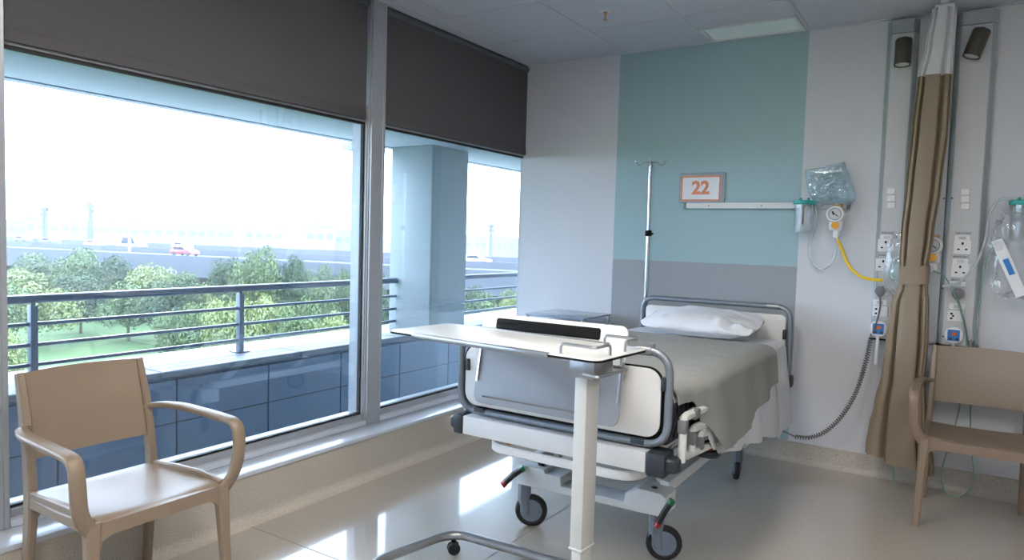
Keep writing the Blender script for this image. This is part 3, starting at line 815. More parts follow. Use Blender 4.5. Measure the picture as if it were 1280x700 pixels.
# cup rails on the top
for s in (-1, 1):
    yo = s * (TWd / 2 - 0.035); xo = TL / 2 - 0.028
    pts = [(xo - 0.135, yo, TZ - 0.004), (xo - 0.135, yo, TZ + 0.034), (xo, yo, TZ + 0.034), (xo, yo - s * 0.095, TZ + 0.034), (xo, yo - s * 0.095, TZ - 0.004)]
    bm = B(); tube(bm, fillet(pts, 0.016, 5), 0.0055, 8); tobj('cup_rail', bm, 'satin_steel', tp)
# base loop and casters
bz = 0.082
pA = [(0.50, 2.398 - tcy, bz), (-0.355, 2.368 - tcy, bz), (-0.425, 2.02 - tcy, bz), (-0.40, 1.93 - tcy, bz), (0.50, 1.955 - tcy, bz)]
bm = B(); tube(bm, fillet([V(*p) for p in pA[:3]] + [V(-0.42, 1.93 - tcy, bz), V(*pA[4])], 0.09, 8), 0.019, 12)
bm.transform(Matrix.Translation((tcx, tcy, 0))); obj('base_frame', bm, 'satin_steel', tb)
bm = B(); box(bm, 0.30, 0.52, -0.29, 0.185, bz - 0.012, bz + 0.022, 0.006); bm.transform(Matrix.Translation((tcx, tcy, 0))); obj('column_foot', bm, 'satin_steel', tb)
for x, y in ((-0.335, 2.345 - tcy), (-0.36, 1.97 - tcy), (0.46, 2.398 - tcy), (0.46, 1.955 - tcy)):
    c = V(tcx + x, tcy + y, 0)
    bm = B(); tube(bm, [c + V(0, 0, 0.05), c + V(0, 0, bz)], 0.008, 10); lathe(bm, [(0, 0), (0.011, 0.0), (0.011, 0.008), (0, 0.008)], 12, Matrix.Translation(c + V(0, 0, 0.056)))
    st = obj('caster_stem', bm, 'black', tb)
    bm = B()
    for s in (-1, 1): lathe(bm, [(0, 0.003), (0.024, 0.003), (0.027, 0.007), (0.027, 0.014), (0.022, 0.019), (0, 0.019)], 18, axis_mt(c + V(0, 0, 0.027), V(0.75 * s, -0.66 * s, 0)))
    box(bm, c.x - 0.016, c.x + 0.016, c.y - 0.016, c.y + 0.016, 0.028, 0.054, 0.005)
    obj('caster_wheel', bm, 'rubber', st)

# ------------------------------------------------------------------ armchairs
def make_chair(lab, loc, rz):
    t = thing('armchair', lab, 'chair', loc, rz, 'taupe plastic armchairs')
    R_ = ROOTS[t.name]
    def co(name, bm, parent=t, sharp=40): bm.transform(R_); return obj(name, bm, 'chair_plastic', parent, sharp)
    hw = 0.222
    # seat shell
    def seat(u, v):
        x = (u - 0.5) * 2 * (0.228 - 0.012 * v); y = -0.225 + 0.435 * v
        z = 0.447 - 0.024 * (1 - (2 * u - 1) ** 2) * (0.35 + 0.65 * math.sin(PI * min(1, v * 1.05))) - 0.014 * v
        if v < 0.10: z -= 0.014 * ((0.10 - v) / 0.10) ** 2
        return V(x, y, z)
    bm = B(); grid(bm, 22, 26, seat)
    s = co('seat', bm); md = s.modifiers.new('thick', 'SOLIDIFY'); md.thickness = 0.016; md.offset = -1
    # raised rim line around the seat
    for sx in (-1, 1):
        bm = B(); ribbon(bm, [(sx * 0.226, -0.222, 0.436), (sx * 0.224, -0.1, 0.447), (sx * 0.22, 0.06, 0.440), (sx * 0.213, 0.205, 0.430)], V(1, 0, 0), 0.022, 0.03)
        co('seat_rim', bm, s)
    # apron with rounded inner corners
    def apron(y, zt, drop, side_x):
        bm = B(); N = 17
        pts = [(-side_x + 2 * side_x * k / (N - 1), y, 0) for k in range(N)]
        top, bot = [], []
        for k, p in enumerate(pts):
            e = abs(2 * k / (N - 1) - 1)
            top.append(p[0]); bot.append(zt - drop - 0.045 * max(0, (e - 0.72) / 0.28) ** 2.2)
        for dy in (-0.011, 0.011):
            pass
        vs = []
        for k, p in enumerate(pts):
            vs.append([bm.verts.new((p[0], y - 0.012, zt)), bm.verts.new((p[0], y + 0.012, zt)), bm.verts.new((p[0], y + 0.012, bot[k])), bm.verts.new((p[0], y - 0.012, bot[k]))])
        for a, c in zip(vs, vs[1:]):
            for q in range(4): bm.faces.new((a[q], a[(q + 1) % 4], c[(q + 1) % 4], c[q]))
        bm.faces.new(vs[0]); bm.faces.new(list(reversed(vs[-1])))
        return bm
    co('front_apron', apron(-0.218, 0.432, 0.045, hw))
    co('rear_apron', apron(0.200, 0.425, 0.040, 0.205))
    for sx in (-1, 1):
        # front leg
        bm = B(); ribbon(bm, [(sx * 0.2385, -0.243, 0.0), (sx * 0.232, -0.232, 0.20), (sx * 0.226, -0.222, 0.37), (sx * 0.224, -0.216, 0.436)], V(1, 0, 0), [0.030, 0.036, 0.044, 0.050], [0.030, 0.034, 0.040, 0.044], 0.2); co('front_leg', bm)
        # rear leg and back post in one piece
        bm = B(); ribbon(bm, [(sx * 0.218, 0.250, 0.0), (sx * 0.215, 0.232, 0.16), (sx * 0.213, 0.212, 0.33), (sx * 0.213, 0.207, 0.44), (sx * 0.212, 0.222, 0.56), (sx * 0.210, 0.252, 0.70), (sx * 0.208, 0.292, 0.835)], V(1, 0, 0),
                          [0.026, 0.028, 0.03, 0.03, 0.029, 0.028, 0.024], [0.034, 0.040, 0.048, 0.050, 0.046, 0.042, 0.034], 0.2); co('rear_leg', bm)
        # side rail under the seat
        bm = B(); ribbon(bm, [(sx * 0.224, -0.21, 0.418), (sx * 0.218, 0.0, 0.408), (sx * 0.213, 0.20, 0.405)], V(1, 0, 0), 0.024, [0.05, 0.038, 0.045]); co('side_apron', bm)
        # arm
        pts = [(sx * 0.205, 0.240, 0.652), (sx * 0.245, 0.195, 0.660), (sx * 0.272, 0.10, 0.662), (sx * 0.278, -0.10, 0.658), (sx * 0.279, -0.238, 0.652), (sx * 0.279, -0.250, 0.560), (sx * 0.268, -0.238, 0.47), (sx * 0.224, -0.222, 0.405)]
        pts = fillet([V(*p) for p in pts], 0.045, 6)
        n_ = len(pts); ws = [0.030 + 0.016 * min(1, k / n_ * 4) for k in range(n_)]
        bm = B(); ribbon(bm, pts, V(1, 0, 0), ws, 0.021, 0.2); co('arm', bm, sharp=50)
    # back panel, curved
    def back(u, v):
        x = (u - 0.5) * 2 * 0.203; z = 0.545 + 0.29 * v + 0.004 * (1 - (2 * u - 1) ** 2) * (1 if v > 0.5 else -1)
        zz = [0.44, 0.56, 0.70, 0.835]; yy = [0.207, 0.222, 0.252, 0.292]
        y = lerp_lin(zz, yy, z) + 0.030 * (1 - (2 * u - 1) ** 2)
        return V(x, y, z)
    bm = B(); grid(bm, 22, 14, back); p = co('backrest', bm); md = p.modifiers.new('thick', 'SOLIDIFY'); md.thickness = 0.014; md.offset = 0
    return t


def lerp_lin(xs_, ys_, x):
    x = max(xs_[0], min(xs_[-1], x))
    for a, b_, c, d in zip(xs_, xs_[1:], ys_, ys_[1:]):
        if x <= b_: return c + (d - c) * (x - a) / (b_ - a)
    return ys_[-1]


ch = make_chair('taupe plastic armchair standing in front of the wide window', (-2.432, 1.318, 0), PI / 2)
dup(ch, (0.112, 4.185, 0), math.radians(1.0), 'taupe plastic armchair beside the tied curtain, against the bed-head wall')

# ------------------------------------------------------------------ bedside cabinet
cx0, cx1, cy0, cy1, cz = -2.545, -2.095, 4.16, 4.60, 0.835
t = thing('bedside_cabinet', 'pale bedside cabinet with dark glossy top between bed and window', 'cabinet', ((cx0 + cx1) / 2, (cy0 + cy1) / 2, 0))
obj('body', box(B(), cx0 + 0.01, cx1 - 0.01, cy0 + 0.015, cy1 - 0.01, 0.07, cz - 0.06, 0.004), 'cabinet', t)
bm = B(); box(bm, cx0, cx1, cy0, cy1, cz - 0.012, cz, 0.003); obj('top', bm, 'cabinet_top', t)
bm = B()
for x in (cx0 + 0.012, cx1 - 0.012):
    for y in (cy0 + 0.012, cy1 - 0.012): tube(bm, [(x, y, cz - 0.062), (x, y, cz - 0.011)], 0.008, 8)
obj('top_post', bm, 'satin_steel', t)
for z0, z1 in ((0.56, 0.76), (0.33, 0.55), (0.09, 0.32)):
    d = obj('drawer', box(B(), cx0 + 0.015, cx1 - 0.015, cy0, cy0 + 0.016, z0, z1, 0.003), 'cabinet', t)
    zc = z1 - 0.04
    bm = B(); tube(bm, fillet([(-2.37, cy0, zc), (-2.37, cy0 - 0.025, zc), (-2.27, cy0 - 0.025, zc), (-2.27, cy0, zc)], 0.01, 4), 0.004, 8); obj('handle', bm, 'satin_steel', d)
for x in (cx0 + 0.04, cx1 - 0.04):
    for y in (cy0 + 0.05, cy1 - 0.05):
        bm = B(); lathe(bm, [(0, -0.012), (0.03, -0.012), (0.034, -0.006), (0.034, 0.006), (0.03, 0.012), (0, 0.012)], 16, axis_mt(V(x, y, 0.034), V(1, 0, 0))); box(bm, x - 0.012, x + 0.012, y - 0.012, y + 0.012, 0.04, 0.075, 0.003); obj('caster', bm, 'rubber', t)

# ------------------------------------------------------------------ wall rail and number sign
YR = D - 0.03
rx0, rx1 = on(855, 257, 1, YR).x, on(1062, 262, 1, YR).x
rz = on(930, 257, 1, YR).z
t = thing('wall_rail', 'white horizontal medical equipment rail on the teal wall under the sign', 'rail', ((rx0 + rx1) / 2, D, rz))
obj('bar', box(B(), rx0 + 0.016, rx1 - 0.016, YR - 0.006, YR + 0.006, rz - 0.019, rz + 0.019, 0.002, 1), 'white_paint', t)
for x in (rx0, rx1 - 0.018): obj('end_cap', box(B(), x, x + 0.018, YR - 0.008, YR + 0.012, rz - 0.022, rz + 0.022, 0.003, 1), 'caster_grey', t)
for x in (rx0 + 0.17, (rx0 + rx1) / 2, rx1 - 0.15):
    bm = B(); box(bm, x - 0.012, x + 0.012, YR, D - 0.001, rz - 0.014, rz + 0.014); lathe(bm, [(0, 0), (0.006, 0), (0.004, 0.003), (0, 0.003)], 10, axis_mt(V(x, YR - 0.006, rz), V(0, -1, 0))); obj('mount', bm, 'satin_steel', t)
YS = D - 0.012
a = on(850, 217, 1, YS); c = on(907, 253, 1, YS)
sx0, sx1, sz0, sz1 = a.x, on(907, 216, 1, YS).x, on(852, 254, 1, YS).z, on(907, 215, 1, YS).z
sz0 = max(sz0, rz + 0.021)
t = thing('number_sign', 'white framed sign with orange number 22 on the teal wall', 'sign', ((sx0 + sx1) / 2, D, sz0))
obj('holder', box(B(), sx0, sx1, D - 0.012, D - 0.001, sz0, sz1, 0.002, 1), 'holder', t)
obj('paper', box(B(), sx0 + 0.012, sx1 - 0.026, D - 0.0145, D - 0.0118, sz0 + 0.010, sz1 - 0.020), 'paper', t)
bm = B(); q0, q1, w0, w1 = sx0 + 0.013, sx1 - 0.027, sz0 + 0.011, sz1 - 0.021; bt_ = 0.010; yb = D - 0.0152
for e in ((q0, q1, w0, w0 + bt_), (q0, q1, w1 - bt_, w1), (q0, q0 + bt_, w0, w1), (q1 - bt_, q1, w0, w1)): box(bm, e[0], e[1], yb, yb + 0.001, e[2], e[3])
obj('border', bm, 'print_orange', t)
fc = bpy.data.curves.new('digits', 'FONT'); fc.body = '22'; fc.size = 0.120; fc.align_x = 'CENTER'; fc.align_y = 'CENTER'; fc.offset = 0.0042; fc.extrude = 0.0004
fo = bpy.data.objects.new('digits', fc); COL.objects.link(fo)
bpy.context.view_layer.update()
me = bpy.data.meshes.new_from_object(fo.evaluated_get(bpy.context.evaluated_depsgraph_get()))
bpy.data.objects.remove(fo)
bm = B(); bm.from_mesh(me); bm.transform(XZ(((q0 + q1) / 2, yb, (w0 + w1) / 2), -1)); obj('digits', bm, 'print_orange', t)

# suction canister with teal lid
def canister(cx, cz_, y, lab, h=0.20, r=0.057):
    t = thing('suction_canister', lab, 'canister', (cx, y, cz_ - h))
    mt_ = Matrix.Translation((cx, y, cz_ - h))
    obj('jar', lathe(B(), [(0, 0.0), (r - 0.008, 0.0), (r - 0.004, 0.005), (r, h - 0.02), (r, h - 0.012), (r - 0.003, h - 0.012), (r - 0.006, 0.01), (0, 0.008)], 28, mt_), 'clear_plastic', t)
    l_ = obj('lid', lathe(B(), [(0, h - 0.018), (r + 0.003, h - 0.018), (r + 0.007, h - 0.014), (r + 0.007, h), (r + 0.002, h + 0.006), (0, h + 0.010)], 28, mt_), 'teal_lid', t)
    bm = B()
    for dx in (-0.025, 0.02): lathe(bm, [(0.009, h + 0.004), (0.009, h + 0.022), (0.006, h + 0.024), (0, h + 0.024)], 12, mt_ @ Matrix.Translation((dx, 0, 0)))
    obj('port', bm, 'teal_lid', l_)
    obj('scale_strip', prism(B(), rrect(0.012, 0.11, 0.003), 0.001, XZ((cx + 0.005, y - r - 0.0015, cz_ - 0.085))), 'plug_grey', t)
    obj('liner_bag', lathe(B(), [(0, 0.012), (r - 0.016, 0.014), (r - 0.010, 0.05), (r - 0.018, 0.11), (r - 0.012, h - 0.03), (0, h - 0.02)], 12, mt_), 'clear_bag', t)
    bm = B(); box(bm, cx - 0.03, cx + 0.03, y + r, min(D - 0.001, y + r + 0.06), cz_ - 0.035, cz_ - 0.01, 0.003); obj('bracket', bm, 'satin_steel', t)
    return t
YC = D - 0.115
c = on(1006, 252, 1, YC)
cz_ = c.z
canister(c.x, cz_, YC, 'clear suction canister with teal lid hanging on the white wall rail', h=cz_ - on(1006, 292, 1, YC).z, r=0.058)
# regulator
YG = D - 0.085
g = on(1045, 268, 1, YG)
def regulator(g, lab, with_bracket=True):
    t = thing('vacuum_regulator', lab, 'regulator', (g.x, g.y, g.z - 0.12))
    body = obj('body', lathe(B(), [(0, 0.0), (0.046, 0.0), (0.050, 0.005), (0.050, 0.038), (0.046, 0.044), (0.043, 0.044), (0.042, 0.038), (0, 0.038)], 28, axis_mt(V(g.x, g.y, g.z), V(0, -1, 0))), 'socket_white', t)
    obj('dial_face', lathe(B(), [(0, 0.039), (0.032, 0.039), (0.032, 0.041), (0, 0.041)], 24, axis_mt(V(g.x, g.y, g.z), V(0, -1, 0))), 'dial', body)
    bm = B(); lathe(bm, [(0.0325, 0.038), (0.035, 0.038), (0.035, 0.043), (0.0325, 0.043)], 24, axis_mt(V(g.x, g.y, g.z), V(0, -1, 0)), True)
    ribbon(bm, [(g.x + 0.018, g.y - 0.042, g.z - 0.014), (g.x - 0.012, g.y - 0.042, g.z + 0.008)], V(0, 0, 1), 0.005, 0.002)
    ribbon(bm, [(g.x - 0.006, g.y - 0.042, g.z - 0.004), (g.x - 0.014, g.y - 0.042, g.z + 0.016)], V(1, 0, 0), 0.010, 0.002); obj('dial_marks', bm, 'dark_plastic', body)
    bm = B(); box(bm, g.x - 0.032, g.x + 0.040, g.y - 0.035, g.y + 0.010, g.z - 0.098, g.z - 0.035, 0.014, 3); obj('valve_block', bm, 'socket_white', t)
    obj('control_knob', lathe(B(), [(0, 0), (0.020, 0), (0.022, 0.006), (0.020, 0.020), (0, 0.022)], 10, axis_mt(V(g.x + 0.004, g.y - 0.035, g.z - 0.066), V(0, -1, 0))), 'amber', t)
    obj('outlet', lathe(B(), [(0, -0.145), (0.014, -0.145), (0.020, -0.128), (0.020, -0.105), (0.014, -0.095)], 16, Matrix.Translation((g.x + 0.010, g.y - 0.01, g.z))), 'socket_white', t)
    bm = B(); box(bm, g.x - 0.02, g.x + 0.03, g.y - 0.002, D - 0.045, g.z + 0.02, g.z + 0.06, 0.004); obj('mounting_plate', bm, 'tan_plastic', t)
    return t
regulator(g, 'white round vacuum gauge with orange knob below the blue plastic bag')
# hoses
def hose(name, lab, pts, r, m, cat='hose', fil=0.08):
    bm = B(); tube(bm, smooth(pts), r, 8); return tag(obj(name, bm, m), lab, cat)
def smooth(pts, n=8):
    pts = [Vector(p) for p in pts]; out = []; P = [pts[0] * 2 - pts[1]] + pts + [pts[-1] * 2 - pts[-2]]
    for i in range(1, len(P) - 2):
        for k in range(n):
            t = k / n; a, b_, c, d = P[i - 1], P[i], P[i + 1], P[i + 2]
            out.append(0.5 * ((2 * b_) + (c - a) * t + (2 * a - 5 * b_ + 4 * c - d) * t * t + (3 * b_ - a - 3 * c + d) * t ** 3))
    out.append(pts[-1]); return out
q = lambda px, py, y: on(px, py, 1, y)
hose('yellow_hose', 'yellow air hose curving from the gauge to the service panel', [V(g.x + 0.012, g.y - 0.01, g.z - 0.140), q(1052, 310, 4.57), q(1060, 330, 4.57), q(1073, 344, 4.56), q(1088, 349, 4.55), q(1104, 350, 4.545)], 0.0095, 'yellow')
hose('suction_tube', 'clear looping tube between the canister and the gauge', [q(1017, 256, 4.56), q(1020, 275, 4.56), q(1012, 305, 4.57), q(1014, 327, 4.58), q(1027, 336, 4.585), q(1041, 327, 4.58), q(1046, 306, 4.57), V(g.x + 0.004, g.y - 0.02, g.z - 0.135)], 0.008, 'tubing')

# crumpled plastic bag hung over the rail end
def crumpled(name, lab, c, w_, h_, d_, m, seed, cat='bag', rough=0.25):
    def pt(u, v):
        a = 2 * PI * u; b_ = -PI / 2 + PI * v
        e = lambda t, p: math.copysign(abs(t) ** p, t)
        x, y, z = e(math.cos(a) * math.cos(b_), 0.7), e(math.sin(a) * math.cos(b_), 0.9), e(math.sin(b_), 0.7)
        s = 1 + rough * noise.noise(V(x * 2.2, y * 2.2, z * 2.2) + V(seed, 0, 0)) + rough * 0.8 * noise.noise(V(x * 5, y * 5, z * 5) + V(0, seed, 0))
        return c + V(x * w_ * s, y * d_ * (0.8 + s * 0.2), z * h_ * s)
    bm = B(); grid(bm, 30, 20, pt, True); bmesh.ops.remove_doubles(bm, verts=bm.verts, dist=0.0003)
    return tag(obj(name, bm, m, sharp=25), lab, cat)
c = q(1039, 230, 4.57)
PG = [q(px, py, 4.57) - c for px, py in ((1007, 212), (1018, 211), (1030, 209), (1044, 206), (1056, 202), (1058, 212), (1063, 226), (1069, 240), (1069, 252), (1060, 256), (1046, 254), (1032, 256), (1018, 252), (1010, 240), (1008, 226))]
PA = sorted((math.atan2(p.z, p.x) % (2 * PI), math.hypot(p.x, p.z)) for p in PG); PA = [(PA[-1][0] - 2 * PI, PA[-1][1])] + PA + [(PA[0][0] + 2 * PI, PA[0][1])]
def bag_pt(u, v):
    a = 2 * PI * u; r = lerp_lin([x for x, _ in PA], [y for _, y in PA], a)
    w_ = math.sin(PI * v); side = -1 if v < 0.5 else 1
    rr = r * w_ ** 0.6; x, z = rr * math.cos(a), rr * math.sin(a)
    th = 0.040 * (1 - w_ ** 2.2) ** 0.6
    cr = abs(noise.noise(V(x * 22, z * 22, 3 + side))) * 0.042 + noise.noise(V(x * 40, z * 40, 7)) * 0.020
    return c + V(x, side * (th + cr * (1 - w_ ** 6) * (1 if side < 0 else 0.25)), z)
bm = B(); grid(bm, 60, 40, bag_pt, True); bmesh.ops.remove_doubles(bm, verts=bm.verts, dist=0.0003)
t = tag(obj('plastic_bag', bm, 'bag_plastic', sharp=20), 'crumpled pale blue plastic bag hanging above the gauge', 'bag')
ROOTS[t.name] = Matrix.Identity(4)
bm = B(); tube(bm, [c + V((0.075 + 0.02 * math.sin(1.7 * a)) * math.cos(a), 0.012 * math.sin(3 * a), 0.055 * math.sin(a * 1.13) + 0.01 * math.sin(2.3 * a)) for a in [0.32 * k for k in range(46)]], 0.0035, 6)
obj('coiled_tubing', bm, 'tubing', t)
pk = [q(1008, 212, 4.56), q(1030, 209, 4.555), q(1056, 202, 4.56), q(1052, 214, 4.555), q(1020, 216, 4.55)]
bm = B(); f_ = [bm.verts.new(p) for p in pk]; bm.faces.new(f_); obj('bag_flap', bm, 'bag_plastic', t).modifiers.new('thick', 'SOLIDIFY').thickness = 0.002

# ------------------------------------------------------------------ bedhead service panel
YT = D - 0.065
tx0, tx1 = -0.437, 0.093
pz0, pz1 = 0.832, 2.655
m0, m1 = -0.275, -0.100
sv = thing('service_panel', 'tall grey twin service panel with sockets behind the tied curtain', 'service panel', ((tx0 + tx1) / 2, D, pz0))
obj('middle_plate', box(B(), m0, m1, YT + 0.022, D - 0.001, pz0, pz1 - 0.004), 'trunk', sv)
def trunking(a, c):
    prof = [(a, D - 0.001), (a, D - 0.02), (a + 0.028, YT), (c - 0.028, YT), (c, D - 0.02), (c, D - 0.001)]
    bm = B(); vs0 = [bm.verts.new((x, y, pz0)) for x, y in prof]; vs1 = [bm.verts.new((x, y, pz1 - 0.075)) for x, y in prof]
    for k in range(len(prof)):
        k2 = (k + 1) % len(prof); bm.faces.new((vs0[k], vs0[k2], vs1[k2], vs1[k]))
    bm.faces.new(list(reversed(vs0))); bm.faces.new(vs1)
    tr = obj('trunking', bm, 'trunk', sv)
    bm = B(); prof2 = [(x, y - (0.004 if y < D - 0.01 else 0)) for x, y in prof]
    v0 = [bm.verts.new((x, y, pz1 - 0.072)) for x, y in prof2]; v1 = [bm.verts.new((x, y, pz1)) for x, y in prof2]
    for k in range(len(prof)):
        k2 = (k + 1) % len(prof); bm.faces.new((v0[k], v0[k2], v1[k2], v1[k]))
    bm.faces.new(list(reversed(v0))); bm.faces.new(v1)
    obj('top_cap', bm, 'trunk_edge', tr)
    bm = B()
    for (xa, xb) in ((a + 0.002, a + 0.026), (c - 0.026, c - 0.002)):
        s = -1
        ya, yb_ = (D - 0.0235, YT + 0.001) if xa < (a + c) / 2 else (YT + 0.001, D - 0.0235)
        ribbon(bm, [((xa + xb) / 2, (ya + yb_) / 2 - 0.001, pz0 + 0.002), ((xa + xb) / 2, (ya + yb_) / 2 - 0.001, pz1 - 0.08)], V(xb - xa, yb_ - ya, 0).normalized(), 0.040, 0.004)
    obj('edge_strip', bm, 'trunk_edge', tr)
    obj('bottom_cap', box(B(), a - 0.002, c + 0.002, YT - 0.003, D - 0.001, pz0 - 0.010, pz0), 'black', tr)
    return tr
trL = trunking(tx0, m0); trR = trunking(m1, tx1)
def plate(px, py, w_, h_, parent, holes=None, name='switch_plate', m='socket_white'):
    c = q(px, py, YT)
    o = obj(name, box(B(), c.x - w_ / 2, c.x + w_ / 2, YT - 0.007, YT, c.z - h_ / 2, c.z + h_ / 2, 0.002, 1), m, parent)
    if name == 'switch_plate':
        obj('rocker', box(B(), c.x - 0.016, c.x + 0.016, YT - 0.010, YT - 0.006, c.z - h_ * 0.28, c.z + h_ * 0.28, 0.001, 1), 'trunk', o)
    if holes:
        bm = B()
        for dx, dz, hw_, hh in holes: box(bm, c.x + dx - hw_, c.x + dx + hw_, YT - 0.0075, YT - 0.006, c.z + dz - hh, c.z + dz + hh)
        obj('pin_holes', bm, 'black', o)
    return o
UK = [(0, 0.020, 0.005, 0.007), (-0.018, -0.012, 0.006, 0.004), (0.018, -0.012, 0.006, 0.004)]
for py in (240, 249, 258): plate(1206.5, py, 0.040, 0.034, trR, name='call_switch', m='socket_white')
for py in (239, 248, 257): plate(1114, py, 0.040, 0.034, trL, name='call_switch', m='socket_white')
def text_strip(px, py, w_, parent):
    c = q(px, py, YT); bm = B(); k = -w_ / 2; rnd = random.Random(int(px + py))
    while k < w_ / 2:
        d = rnd.uniform(0.003, 0.006); box(bm, c.x + k, c.x + k + d, YT - 0.0008, YT + 0.0005, c.z - 0.005, c.z + 0.005); k += d + 0.003
    obj('printed_marking', bm, 'plug_grey', parent)
text_strip(1204, 291.5, 0.07, trR); plate(1203, 297.5, 0.075, 0.030, trR); plate(1203, 309, 0.085, 0.078, trR, UK, 'socket_outlet')
text_strip(1201, 321, 0.07, trR); plate(1200.5, 326.5, 0.075, 0.030, trR); plate(1200, 338, 0.085, 0.078, trR, UK, 'socket_outlet')
text_strip(1197, 350, 0.06, trR); plate(1197, 355, 0.075, 0.028, trR); plate(1196, 383, 0.075, 0.034, trR); plate(1194.5, 395, 0.080, 0.062, trR, [(-0.02, 0.012, 0.006, 0.005), (-0.012, 0, 0.005, 0.005), (-0.02, -0.014, 0.006, 0.005)], 'data_outlet')
text_strip(1109, 291, 0.06, trL); plate(1108.5, 296.5, 0.07, 0.028, trL); plate(1107, 307, 0.08, 0.072, trL, UK, 'socket_outlet')
text_strip(1105, 319, 0.05, trL); plate(1104, 331, 0.08, 0.072, trL, UK, 'socket_outlet'); plate(1100, 378, 0.072, 0.034, trL); plate(1100, 389, 0.078, 0.062, trL, [(-0.02, 0.012, 0.006, 0.005), (-0.02, -0.014, 0.006, 0.005)], 'data_outlet')
for px, py in ((1180, 248), (1190, 248), (1178, 360), (1179, 420)):
    c = q(px, py, YT + 0.02); bm = B(); lathe(bm, [(0, 0), (0.005, 0), (0.004, 0.003), (0, 0.003)], 8, axis_mt(V(c.x, YT + 0.022 if c.x < m1 else YT, c.z), V(0, -1, 0))); obj('screw', bm, 'dark_plastic', sv)
# spotlights on the panel
for px, py, tilt, lab in ((1129, 65, 0.0, 'left bronze cylinder spotlight at the top of the service panel'), (1221, 54, 0.30, 'right bronze cylinder spotlight, tilted, at the top of the service panel')):
    c = q(px, py, YT - 0.06); ax = V(-tilt, -0.12, -1).normalized()
    t = thing('wall_spotlight', lab, 'spotlight', c)
    obj('housing', lathe(B(), [(0, -0.085), (0.012, -0.085), (0.012, -0.075), (0.040, -0.072), (0.043, -0.066), (0.043, 0.075), (0.039, 0.075), (0.039, 0.066), (0, 0.066)], 24, axis_mt(c, ax)), 'bronze', t)
    obj('lens', lathe(B(), [(0, 0.067), (0.038, 0.067), (0.034, 0.072), (0, 0.073)], 20, axis_mt(c, ax)), 'lens', t)
    bm = B(); tube(bm, [c + V(0, 0.02, 0), V(c.x, YT + 0.001, c.z)], 0.010, 10); obj('mount', bm, 'bronze', t)
# plugs with cords
def plug(px, py, lab, cord):
    c = q(px, py, YT); t = thing('power_plug', lab, 'plug', (c.x, YT, c.z))
    obj('body', prism(B(), [(-0.028, -0.008), (-0.028, 0.012), (-0.014, 0.030), (0.014, 0.030), (0.030, 0.010), (0.026, -0.012), (0.006, -0.034), (-0.008, -0.034)], -0.036, XZ((c.x, YT, c.z)), 0.004), 'plug_grey', t)
    bm = B(); tube(bm, smooth([V(c.x, YT - 0.018, c.z - 0.03)] + cord), 0.005, 8); obj('cord', bm, 'cord_grey', t)
plug(1101, 364, 'grey plug with cord in the left trunking beside the curtain', [q(1100, 385, 4.57), q(1094, 408, 4.57), q(1088, 420, 4.585)])
plug(1197, 367, 'grey plug with cord in the right trunking above the chair', [q(1199, 380, 4.56), q(1205, 402, 4.565), q(1209, 425, 4.58), q(1211, 432, 4.59)])
# nurse call handsets
def handset(px, py, lab, tail):
    c = q(px, py, YT - 0.012); t = thing('call_handset', lab, 'call handset', (c.x, c.y, c.z), 0, 'nurse call handsets')
    b_ = obj('case', prism(B(), rrect(0.088, 0.092, 0.040), 0.020, XZ((c.x, YT - 0.022, c.z)), 0.005), 'socket_white', t)
    obj('blue_face', prism(B(), rrect(0.058, 0.062, 0.004), 0.001, XZ((c.x, YT - 0.0232, c.z))), 'blue_print', b_)
    bm = B(); lathe(bm, [(0, 0), (0.012, 0), (0.012, 0.0015), (0, 0.0015)], 14, axis_mt(V(c.x + 0.002, YT - 0.0232, c.z + 0.008), V(0, -1, 0))); obj('red_button', bm, 'orange', b_)
    bm = B(); box(bm, c.x - 0.022, c.x - 0.008, YT - 0.0242, YT - 0.0230, c.z - 0.026, c.z - 0.014); box(bm, c.x + 0.010, c.x + 0.024, YT - 0.0242, YT - 0.0230, c.z - 0.026, c.z - 0.014); obj('small_button', bm, 'dark_plastic', b_)
    bm = B(); ribbon(bm, [V(c.x, YT - 0.012, c.z - 0.04)] + tail, V(1, 0, 0), 0.016, 0.010); obj('handle', bm, 'socket_white', t)
handset(1098, 411, 'white nurse call handset with blue face left of the curtain', [q(1097, 425, 4.585), q(1094, 455, 4.60)])
handset(1192, 419, 'white nurse call handset with blue face above the right chair', [q(1191.5, 430, 4.585), q(1191, 450, 4.60)])
# coiled cable from the panel to the bed
def coil(name, lab, pts, r, pitch, thick, lead=None):
    path = smooth(pts, 14); L = [0]
    for a, c in zip(path, path[1:]): L.append(L[-1] + (c - a).length)
    out = []; N = int(L[-1] / pitch * 8)
    for k in range(N + 1):
        s = L[-1] * k / N; i = max(j for j in range(len(L)) if L[j] <= s + 1e-9); i = min(i, len(path) - 2)
        u = (s - L[i]) / max(L[i + 1] - L[i], 1e-6); p = path[i].lerp(path[i + 1], u); tg = (path[i + 1] - path[i]).normalized()
        a = V(0, 1, 0); a = (a - tg * a.dot(tg)).normalized(); b_ = tg.cross(a); ph = 2 * PI * s / pitch
        out.append(p + a * r * math.cos(ph) + b_ * r * math.sin(ph))
    bm = B(); tube(bm, out, thick, 5)
    if lead: tube(bm, smooth(lead), thick * 1.1, 6)
    return tag(obj(name, bm, 'coil_grey'), lab, 'cable')
coil('coiled_cable', 'grey spiral cable drooping from the service panel to the bed', [q(1089, 421, 4.60), q(1083, 450, 4.57), q(1070, 490, 4.54), q(1052, 520, 4.52), q(1032, 539, 4.50), q(1012, 547, 4.48), q(994, 546, 4.45)], 0.011, 0.0150, 0.0036,
     [q(994, 546, 4.45), q(982, 540, 4.43), q(971, 533, 4.40), V(-0.93, 4.30, 0.50)])
